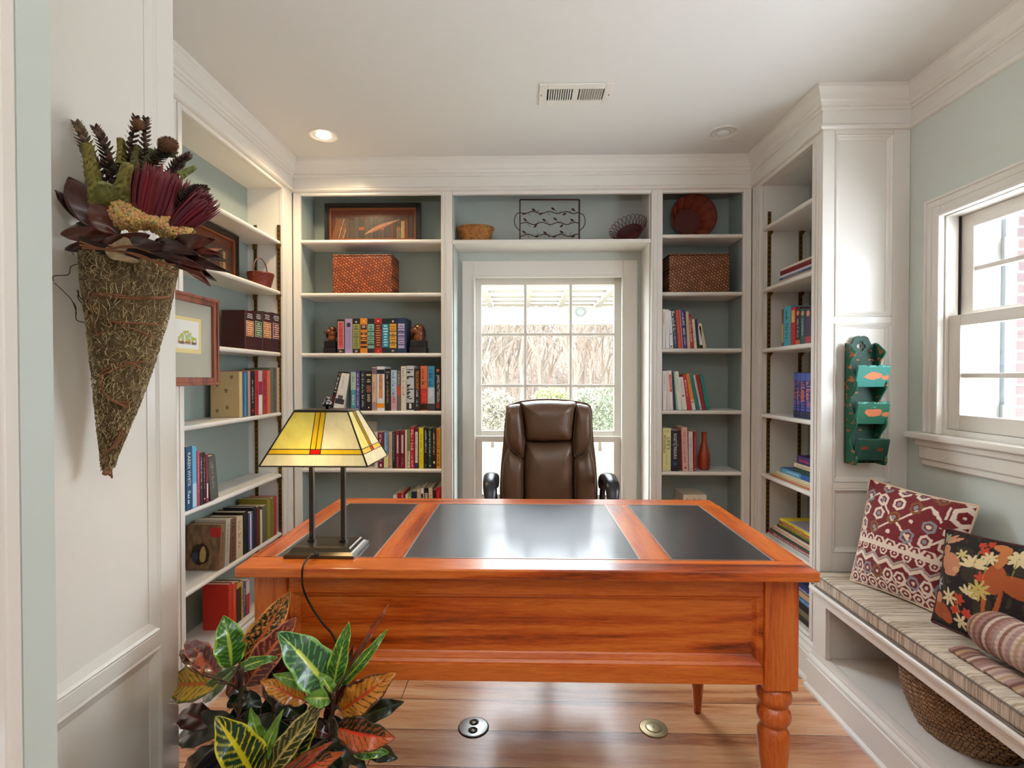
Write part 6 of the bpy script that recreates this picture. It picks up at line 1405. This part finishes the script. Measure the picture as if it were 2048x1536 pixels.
# whorled brown foliage spikes
def spike(P_, wpx, c1, c2, y0=1.08, y1=1.05, n=17, L=.0225):
    pts = smooth([aW(p[0], p[1], y0+(y1-y0)*i/(len(P_)-1)) for i, p in enumerate(P_)], 6); b = MB(); b.tube(pts, .0018, 5, True, c1); m = len(pts)
    for k in range(n):
        s = k/(n-1); i = s*(m-1); j = min(int(i), m-2); p = pts[j].lerp(pts[j+1], i-j); T = (pts[j+1]-pts[j]).normalized()
        ref = V((0, 1, 0)); X = T.cross(ref).normalized(); Z = T.cross(X)
        Ls = L*wpx*(1-.45*s)
        for q in range(5):
            a = 2*PI*(q/5)+k*1.1; d = (X*math.cos(a)+Z*math.sin(a)); e_ = (d*.86+T*(.35+.5*s)).normalized(); sd = T.cross(d).normalized(); cc = tuple(x*rr.uniform(.8, 1.25) for x in (c1 if q % 2 else c2))
            def f(u, v, e_=e_, sd=sd, p=p, Ls=Ls, T=T):
                w = Ls*.30*math.sin(PI*min(u*.95+.04, 1))**.8; return p+e_*(Ls*u)+sd*(w*(2*v-1))+T*(.10*Ls*u*u)
            b.grid(4, 2, f, lambda u, v, cc=cc: cc)
    inw(t, b.build('foliage_spike', vcol('dry leaf spike', .8), None, 0, False, .0006))
E1, E2, E3 = lin((112, 92, 78)), lin((70, 54, 46)), lin((146, 122, 104))
spike([(212, 400), (190, 340), (172, 290), (157, 253)], 1.25, E1, E3); spike([(238, 400), (222, 350), (212, 300), (195, 262)], 1.2, E2, E1); spike([(262, 400), (255, 340), (262, 290), (272, 240)], 1.1, E2, E1)
spike([(285, 380), (288, 330), (290, 280), (293, 242)], .95, E2, E1); spike([(290, 380), (300, 340), (318, 310), (340, 305)], 1.2, E2, lin((96, 92, 66))); spike([(335, 360), (350, 335), (362, 322), (376, 312)], .8, E2, E1)
spike([(350, 412), (370, 395), (390, 380), (408, 378)], .9, lin((50, 40, 34)), E2, 1.03, 1.0); spike([(215, 400), (202, 370), (190, 345)], 1.0, E2, E2); spike([(262, 400), (250, 380), (240, 340)], 1.1, E2, E2, 1.11, 1.1)
# mossy green spikes
def mosspike(P_, r0, r1, Y0=1.04, col=(132, 122, 56)):
    pts = smooth([aW(p[0], p[1], Y0) for p in P_], 8); m = len(pts); b = MB(); n = 22; vs = []; cs = []; cc = lin(tuple(min(255, int(x*1.0+12)) for x in col))
    for i, p in enumerate(pts):
        T = (pts[min(i+1, m-1)]-pts[max(i-1, 0)]).normalized(); X = T.cross(V((0, 1, 0))).normalized(); Z = T.cross(X); s = i/(m-1); r = (r0+(r1-r0)*s)*Y0/F*(1 if s < .93 else math.sqrt(max(1-((s-.93)/.07)**2, .02)))
        for k in range(n):
            a = 2*PI*k/n; g = 1+.26*noise.noise(p*160+V((math.cos(a)*3, math.sin(a)*3, 0))); vs.append(p+(X*math.cos(a)+Z*math.sin(a))*r*g); z_ = noise.noise(V((i*.9, k*1.3, 1))); cs.append(tuple(x*(1+1.1*z_) for x in cc))
    b.smooth = True; b.add(vs, [(i*n+k, i*n+(k+1) % n, (i+1)*n+(k+1) % n, (i+1)*n+k) for i in range(m-1) for k in range(n)], cs)
    inw(t, b.build('mossy_spike', vcol('olive seed spike', .9, .9, 500)))
mosspike([(200, 415), (190, 370), (182, 330), (174, 286)], 18, 9); mosspike([(243, 410), (250, 365), (257, 325)], 20, 10); mosspike([(243, 330), (244, 300), (240, 276)], 10, 6, 1.06); mosspike([(268, 345), (272, 318), (279, 293)], 11, 7, 1.06, (100, 96, 50)); mosspike([(362, 350), (376, 342), (392, 334)], 9, 4, 1.02, (120, 128, 70)); mosspike([(292, 345), (296, 320), (304, 297)], 11, 7, 1.07, (92, 92, 50))
def fuzzy(px, py, r, Y, col, sc=(1, 1, .85), n=500):
    c = aW(px, py, Y); R_ = r*Y/F; b = MB(); b.ball(c, R_, 24, sc, None, lin(col))
    for k in range(n):
        d = V((rr.gauss(0, 1), rr.gauss(0, 1), rr.gauss(0, 1))).normalized(); p = c+V((d.x*sc[0], d.y*sc[1], d.z*sc[2]))*R_; b.tube([p, p+d*R_*.16], [.0005, .0002], 3, False, tuple(x*rr.uniform(.7, 1.5) for x in lin(col)))
    inw(t, b.build('seed_pod', vcol('fuzzy pod', .9)))
fuzzy(213, 390, 20, 1.0, (126, 124, 66), (1.05, 1, 1), 800); fuzzy(210, 372, 12, 1.0, (170, 170, 120), (1.2, 1, .6), 300); fuzzy(336, 289, 18, 1.03, (112, 74, 54), (1.0, .8, .72), 700); fuzzy(277, 249, 10, 1.03, (112, 72, 48), (1, 1, 1), 300)
# proteas
def protea(base_, tip, wb, wt_, Y0, Y1, n, c1, c2):
    A, B = aW(*base_, Y0), aW(*tip, Y1); ax = (B-A); L = ax.length; ax = ax/L; X = ax.cross(V((0, 1, 0))).normalized(); Z = ax.cross(X); b = MB(); rb_, rt_ = wb*Y0/F/2, wt_*Y1/F/2
    for k in range(n):
        lay = k % 3; a = 2*PI*k/n*3+rr.uniform(-.1, .1); rr0 = rb_*(1-.22*lay); rr1 = rt_*(1-.25*lay)*rr.uniform(.9, 1.05); Lk = L*rr.uniform(.88, 1.06)*(1 if lay else .95); d = X*math.cos(a)+Z*math.sin(a)*.8; sd = ax.cross(d).normalized(); w0 = rt_*.125; cc = tuple(x*rr.uniform(.7, 1.35) for x in c1)
        def f(u, v, d=d, sd=sd, rr0=rr0, rr1=rr1, Lk=Lk, w0=w0):
            q = 2*v-1; r = rr0+(rr1-rr0)*(1-(1-u)**2.2)*1.0; w = w0*(.45+.75*u)*(1 if u < .78 else max(1-((u-.78)/.22)**1.3, .03)); return A+ax*(Lk*u)+d*(r-.10*w*q*q*4*.3)+sd*(q*w)
        b.grid(12, 3, f, lambda u, v, cc=cc: cc if u < .86 else tuple(x*.5+y*.5 for x, y in zip(cc, c2)))
    b.ball(A+ax*L*.45, rb_*.9, 12, (1, .8, 1.2), None, tuple(x*.4 for x in c1))
    inw(t, b.build('protea_head', vcol('dried protea', .6), None, 0, False, .0008))
protea((301, 440), (328, 340), 66, 96, 1.02, 1.02, 120, lin((112, 20, 36)), lin((120, 60, 60))); protea((352, 455), (420, 396), 34, 58, 1.0, .98, 84, lin((110, 24, 48)), lin((130, 80, 80)))
# golden yarrow clusters
b = MB()
for k in range(2300):
    s = rr.random(); cxx = 226+150*s; cyy = 425+44*s+ (4*math.sin(s*9)); rx = 20 if .1 < s < .9 else 15
    a, q = rr.uniform(0, 2*PI), rr.random()**.5; px, py = cxx+math.cos(a)*q*rx*1.1, cyy-3+math.sin(a)*q*(27 if s < .35 else 21)
    Yq = .985+.03*q*q-.01*math.sin(s*8)
    cc = tuple(x*rr.uniform(.7, 1.2) for x in lin((222, 180, 116))); b.ball(aW(px, py, Yq), rr.uniform(.0022, .0036), 6, (1, 1, 1), None, cc)
inw(t, b.build('yarrow_cluster', vcol('dry yarrow', .9)))
# magnolia leaves
def mleaf(A_, B_, wpx, col, Y0=1.03, Y1=1.0, bow=.012, fold=.3, twist=0):
    A, B = aW(*A_, Y0), aW(*B_, Y1); L = (B-A).length; d = (B-A)/L; toc = (O-(A+B)/2).normalized(); side = d.cross(toc).normalized(); nrm = side.cross(d); nrm = nrm if nrm.dot(toc) > 0 else -nrm
    side = side*math.cos(twist)+nrm*math.sin(twist); W = wpx*Y0/F; cc = lin(col); b = MB(); rs = rr.random()*9
    def f(u, v):
        q = 2*v-1; w = W/2*max(math.sin(PI*u**.75), 0)**.75; p = A+d*(L*u)+side*(q*w)+nrm*(bow*math.sin(PI*u)+abs(q)*w*fold+.002*math.sin(u*12+rs+q*3)); p.x = max(p.x, XP+.003); return p
    b.grid(26, 12, f, lambda u, v: tuple(x*(1+.35*noise.noise(V((u*7+rs, v*5, 1)))+(.35 if abs(v-.5) < .04 else 0)) for x in cc))
    inw(t, b.build('magnolia_leaf', vcol('dried magnolia leaf', .32, coat=.3), None, 0, False, .0009))
BR1, BR2_, BR3, BEI = (72, 28, 20), (92, 36, 22), (52, 24, 20), (168, 144, 110)
mleaf((205, 462), (136, 354), 58, BR1, 1.04, 1.03); mleaf((185, 440), (104, 380), 34, BR3, 1.07, 1.07); mleaf((236, 472), (182, 408), 48, BR2_, 1.01, 1.0); mleaf((190, 455), (116, 470), 26, (150, 136, 120), 1.06, 1.06); mleaf((230, 470), (118, 468), 30, BR2_, 1.02, 1.02); mleaf((240, 480), (125, 500), 24, BR3, 1.03, 1.03)
mleaf((222, 484), (276, 524), 52, BEI, .99, .98, .006, .1); mleaf((350, 487), (432, 478), 32, BR1, .98, .97); mleaf((310, 482), (400, 510), 26, BR3, .98, .97); mleaf((330, 488), (445, 508), 22, BR2_, .99, .98); mleaf((330, 500), (460, 545), 24, BR3, 1.0, .99); mleaf((345, 505), (432, 562), 22, BR3, 1.01, 1.0); mleaf((356, 508), (421, 573), 24, BR2_, 1.0, .99); mleaf((290, 486), (380, 530), 24, BR3, .98, .98); mleaf((300, 492), (412, 540), 22, BR1, .99, .98); mleaf((260, 480), (350, 500), 22, BR3, .975, .975); mleaf((330, 510), (382, 545), 20, BR1, .99, .99)
mleaf((250, 480), (150, 450), 40, BR3, 1.05, 1.06); mleaf((300, 470), (180, 495), 26, BR1, 1.0, 1.0); mleaf((340, 480), (460, 525), 18, BR3, 1.0, 1.01)
inw(t, MB().grid(30, 8, lambda u, v: aW(160+200*u, 480+8*math.sin(u*5)+(40*u)+20*v-8, 1.0-.02*math.sin(PI*u))).build('dark_leaf_bed', mat('dark leaf bed', (46, 24, 18), .8), None, 0, False, .003))
for k, P_ in enumerate(([(160, 490), (215, 500), (280, 510), (340, 540), (355, 545)], [(165, 496), (240, 502), (300, 520), (350, 530)], [(160, 483), (205, 498), (260, 492), (330, 515)])):
    inw(t, MB().tube(smooth([aW(p[0], p[1], .975) for p in P_]), .002, 6).build('vine_wrap', VN))
# ============================================================ OUTSIDE
OUTW = mat('white pergola paint', (142, 135, 128), .6)
st('ground_outside', MB().box(-30, 30, 3.2, 45, -.5, -.3), mat('pale winter lawn', (123, 118, 96), .95, var=.18, scale=1.2))
t = thing('pergola', 'white slatted garden pergola outside the back window', 'pergola', (.5, 7.5, -.3)); Yb = 7.5
zt, zl = aY(1100, 614, Yb).z, aY(1100, 649, Yb).z
inw(t, MB().box(-3.4, 4.4, Yb, Yb+.09, zl, zt).build('fascia_beam', OUTW))
for q in (982, 1056, 1121, 1194, 907, 1268, 840):
    x = aY(q, 614, Yb).x; inw(t, MB().box(x-.035, x+.035, 5.2, Yb+.3, zt+.001, zt+.06).build('rafter', OUTW))
for y in (5.5, 5.95, 6.4, 6.85, 7.25, 7.6): inw(t, MB().box(-3.4, 4.4, y, y+.2, zt+.0605, zt+.10).build('slat', OUTW))
for x in (-3.2, 4.2): inw(t, MB().box(x, x+.12, Yb-.01+.1, Yb+.21, -.3, zt).build('post', OUTW))
c = aY(1161, 623, Yb-.04); t = thing('outdoor_thermometer', 'round pale blue outdoor thermometer hanging on the white pergola beam', 'thermometer', tuple(c))
MB().lathe([(0, -.012), (.055, -.012), (.062, -.014), (.068, -.010), (.068, .012), (0, .012)], (0, 0, 0), 32, 'y').build('case', mat('pale blue enamel', (102, 108, 107), .4), t)
MB().lathe([(0, -.0135), (.050, -.0135)], (0, 0, 0), 32, 'y').build('dial', mat('dial', (123, 122, 117), .5), t)
b = MB()
for k in range(9):
    a = math.radians(-120+30*k); b.box(-.0012, .0012, -.0142, -.0136, .036, .047, Matrix.Rotation(a, 4, 'Y'))
b.box(-.001, .001, -.0144, -.0136, -.004, .034, Matrix.Rotation(.7, 4, 'Y')).build('dial_marks', mat('dial grey', (57, 63, 63), .5), t)
t = thing('string_lights', 'string of small round white bulbs under the pergola', 'string lights', tuple(aY(1100, 670, 7.2)))
ws = [(930, 668), (1000, 672), (1060, 668), (1108, 671), (1150, 676), (1199, 673), (1270, 668)]
inw(t, MB().tube(smooth([aY(x, y, 7.2) for x, y in ws]), .003, 5).build('wire', mat('grey wire', (90, 86, 81), .6)))
for x, y in ((966, 680), (1000.6, 677), (1108, 676), (1150.7, 681), (1199, 678)): inw(t, MB().ball(aY(x, y, 7.2), .022, 12).build('bulb', emit('string bulb', (153, 144, 131), 1.5)))
# bare trees
def tree_mesh(seed):
    r_ = random.Random(seed); b = MB()
    def br(p, d, L, r, lv):
        q = p+d*L*.5+V((r_.uniform(-1, 1), r_.uniform(-1, 1), r_.uniform(-.5, .5)))*L*.05; e_ = p+d*L
        b.tube([p, q, e_], [r, r*.85, r*.65], 3 if lv > 1 else 5, False)
        if lv >= 5: return
        for k in range(3 if lv < 5 else 2):
            dd = (d+V((r_.uniform(-1, 1), r_.uniform(-1, 1), r_.uniform(-.35, .8)))*(.55+.08*lv)).normalized()
            br(p+d*L*r_.uniform(.55, 1), dd, L*r_.uniform(.6, .85), r*.58, lv+1)
    br(V((0, 0, 0)), V((0, 0, 1)), 1.3, .045, 0); return b
TRM = [mat('pale grey bark', (114, 101, 88), .9), mat('warm grey bark', (129, 110, 96), .9)]
protos = []
rt = random.Random(11)
for k in range(90):
    x, y = rt.uniform(-9, 9), rt.uniform(13, 26); s = rt.uniform(1.0, 1.9)
    if k < 5:
        root = thing('bare_tree', 'bare grey winter tree beyond the lawn behind the pergola', 'tree', (x, y, -.32), (0, 0, rt.uniform(0, 6)), 'bare winter trees beyond the lawn')
        o = tree_mesh(100+k).build('trunk_and_branches', TRM[k % 2], root); protos.append(root)
    else:
        pr_ = protos[k % 5]; root = pr_.copy(); C.objects.link(root)
        for ch in pr_.children: c_ = ch.copy(); C.objects.link(c_); c_.parent = root
    root.location = (x, y, -.32); root.rotation_euler = (0, 0, rt.uniform(0, 6)); root.scale = (s, s, s)
def bush(name, label, px, py0, py1, Y, wpx, col, n=2600, group=None, kind=None):
    c = aY(px, (py0+py1)/2, Y); hx, hz = wpx*Y/F/2, (py1-py0)*Y/F/2; b = MB(); r_ = random.Random(px)
    for k in range(n):
        d = V((r_.gauss(0, 1), r_.gauss(0, 1), r_.gauss(0, 1))).normalized()*r_.random()**.4; p = c+V((d.x*hx, d.y*hx*.7, d.z*hz)); s = .05*Y/10
        e1 = V((r_.uniform(-1, 1), r_.uniform(-1, 1), r_.uniform(-1, 1)))*s; e2 = V((r_.uniform(-1, 1), r_.uniform(-1, 1), r_.uniform(-1, 1)))*s; b.add([p, p+e1, p+e2], [(0, 1, 2)])
    o = b.build('leaf_mass', mat(name, col, .8, var=.3, scale=2)); tt = thing('shrub', label, 'shrub', (c.x, c.y, c.z-hz), (0, 0, 0), group); inw(tt, o)
    inw(tt, MB().tube([(c.x, c.y, -.32), (c.x, c.y, c.z)], [.04, .02], 6).build('stem', TRM[0]))
bush('grey green laurel', 'pale green evergreen shrub at the right of the lawn', 1200, 770, 868, 11, 150, (122, 127, 104), 5000); bush('yellow green shrub', 'yellow-green shrub low in the middle of the window view', 1105, 772, 845, 12, 90, (143, 145, 96), 2600); bush('grey brush', 'grey-green brush at the left of the window view', 985, 778, 866, 11.5, 110, (130, 124, 107), 3200)
# undergrowth thicket
b = MB(); r_ = random.Random(5)
for k in range(9000):
    x, y = r_.uniform(-12, 12), r_.uniform(28, 30.5); z = r_.uniform(-.3, 6.5)*r_.random()**.5; d = V((r_.gauss(0, 1), r_.gauss(0, .5), r_.gauss(.3, 1))).normalized()*r_.uniform(.4, 1.3)
    p = V((x, y, z)); w = V((.011, 0, .006)); q = p+d; m_ = (p+q)/2+V((r_.gauss(0, .08), 0, r_.gauss(0, .08)))
    b.add([p-w, p+w, m_-w, m_+w, q], [(0, 1, 3, 2), (2, 3, 4)])
o = b.build('twig_thicket', mat('pinkish grey twigs', (114, 98, 87), .95)); tag(o, 'dense thicket of pale bare twigs beyond the lawn', 'undergrowth', None, 'stuff')
# far wooded slope
def hill(u, v):
    return V((-34+68*u, 31+4*v, -.4+9*v+1.2*noise.noise(V((u*9, v*2, 0)))))
st('hillside', MB().grid(60, 20, hill), mat('hazy winter wood', (114, 104, 93), .95, var=.25, scale=1.1, bump=1))
# next wing seen through the right window
t = thing('house_wing', 'white board, grey post and brick wall of the house wing outside the right window', 'building', (3.0, 3.3, -.3)); yw = 3.3
def wx(px): return aY(px, 700, yw).x
BRK = bpy.data.materials.new('weathered brick'); BRK.use_nodes = True; bb = BRK.node_tree.nodes['Principled BSDF']; br = nd(BRK, 'ShaderNodeTexBrick'); br.inputs['Scale'].default_value = 1; br.inputs['Brick Width'].default_value = .21; br.inputs['Row Height'].default_value = .072; br.inputs['Mortar Size'].default_value = .008
br.inputs['Color1'].default_value = (*lin((76, 56, 52)), 1); br.inputs['Color2'].default_value = (*lin((67, 52, 52)), 1); br.inputs['Mortar'].default_value = (*lin((94, 85, 80)), 1)
tc = nd(BRK, 'ShaderNodeTexCoord'); sp = nd(BRK, 'ShaderNodeSeparateXYZ'); cbn = nd(BRK, 'ShaderNodeCombineXYZ'); LK = BRK.node_tree.links
LK.new(tc.outputs['Object'], sp.inputs[0]); LK.new(sp.outputs['X'], cbn.inputs[0]); LK.new(sp.outputs['Z'], cbn.inputs[1]); LK.new(cbn.outputs[0], br.inputs['Vector']); LK.new(br.outputs['Color'], bb.inputs['Base Color']); bb.inputs['Roughness'].default_value = .9
inw(t, MB().box(wx(1953), wx(2000), yw, yw+.1, -.3, 2.9).build('white_board', OUTW)); inw(t, MB().box(wx(1935), wx(1950), yw-.02, yw+.06, -.3, 2.9).build('downspout', mat('mauve grey downspout', (97, 65, 78), .6)))
inw(t, MB().box(wx(2000)+.002, wx(2014), yw-.03, yw+.1, -.3, 2.9).build('grey_post', mat('blue grey post', (90, 93, 96), .6)))
inw(t, MB().box(wx(2014)+.002, 6.5, yw+.05, yw+.2, -.3, 2.35).build('brick_wall', BRK)); inw(t, MB().box(wx(2014)+.002, 6.5, yw+.0, yw+.2, 2.352, 2.55).build('white_frieze', OUTW)); inw(t, MB().box(wx(2014)+.002, 6.5, yw-.3, yw+.2, 2.552, 2.8).build('eave', mat('brown red eave', (103, 61, 57), .7)))
inw(t, MB().box(wx(1992), wx(2003), yw-.05, yw-.031, 2.0, 2.14).box(wx(1992), wx(2003), yw-.05, yw-.031, .98, 1.1).build('hinge', mat('grey hinge', (78, 77, 76), .5)))
inw(t, MB().box(wx(2018), wx(2032), yw-.0, yw+.048, -.3, 2.35).build('pink_pilaster', mat('pinkish brick pilaster', (118, 92, 81), .8)))
inw(t, MB().box(1.76, 2.95, -3, yw-.35, 2.5, 2.6).build('added_sky_blocker', mat('brown red sky blocker', (110, 78, 70), .8)))  # added unseen slab, keeps high sky light out of the right window
# ============================================================ LIGHT
w = bpy.data.worlds.new('world'); S.world = w; w.use_nodes = True; bg = w.node_tree.nodes['Background']
bg.inputs[0].default_value = (.84, .92, 1, 1); bg.inputs[1].default_value = WORLD
def area(name, loc, rot, sx, sy, e, c):
    l = bpy.data.lights.new(name, 'AREA'); l.shape = 'RECTANGLE'; l.size = sx; l.size_y = sy; l.energy = e; l.color = c
    o = bpy.data.objects.new(name, l); C.objects.link(o); o.location = loc; o.rotation_euler = rot; return o
sp = bpy.data.lights.new('can light', 'SPOT'); sp.energy = CAN; sp.color = (1, .78, .48); sp.spot_size = math.radians(150); sp.spot_blend = .9; sp.shadow_soft_size = .03
o = bpy.data.objects.new('can light', sp); C.objects.link(o); o.location = (pc.x, pc.y, HC-.02)
# the room continues behind the camera: its walls and an added unseen fill light
ROOM(area)
S.view_settings.view_transform = 'Standard'; S.view_settings.look = 'None'; S.view_settings.gamma = 1; S.view_settings.exposure = EXPO; S.view_settings.use_curve_mapping = False
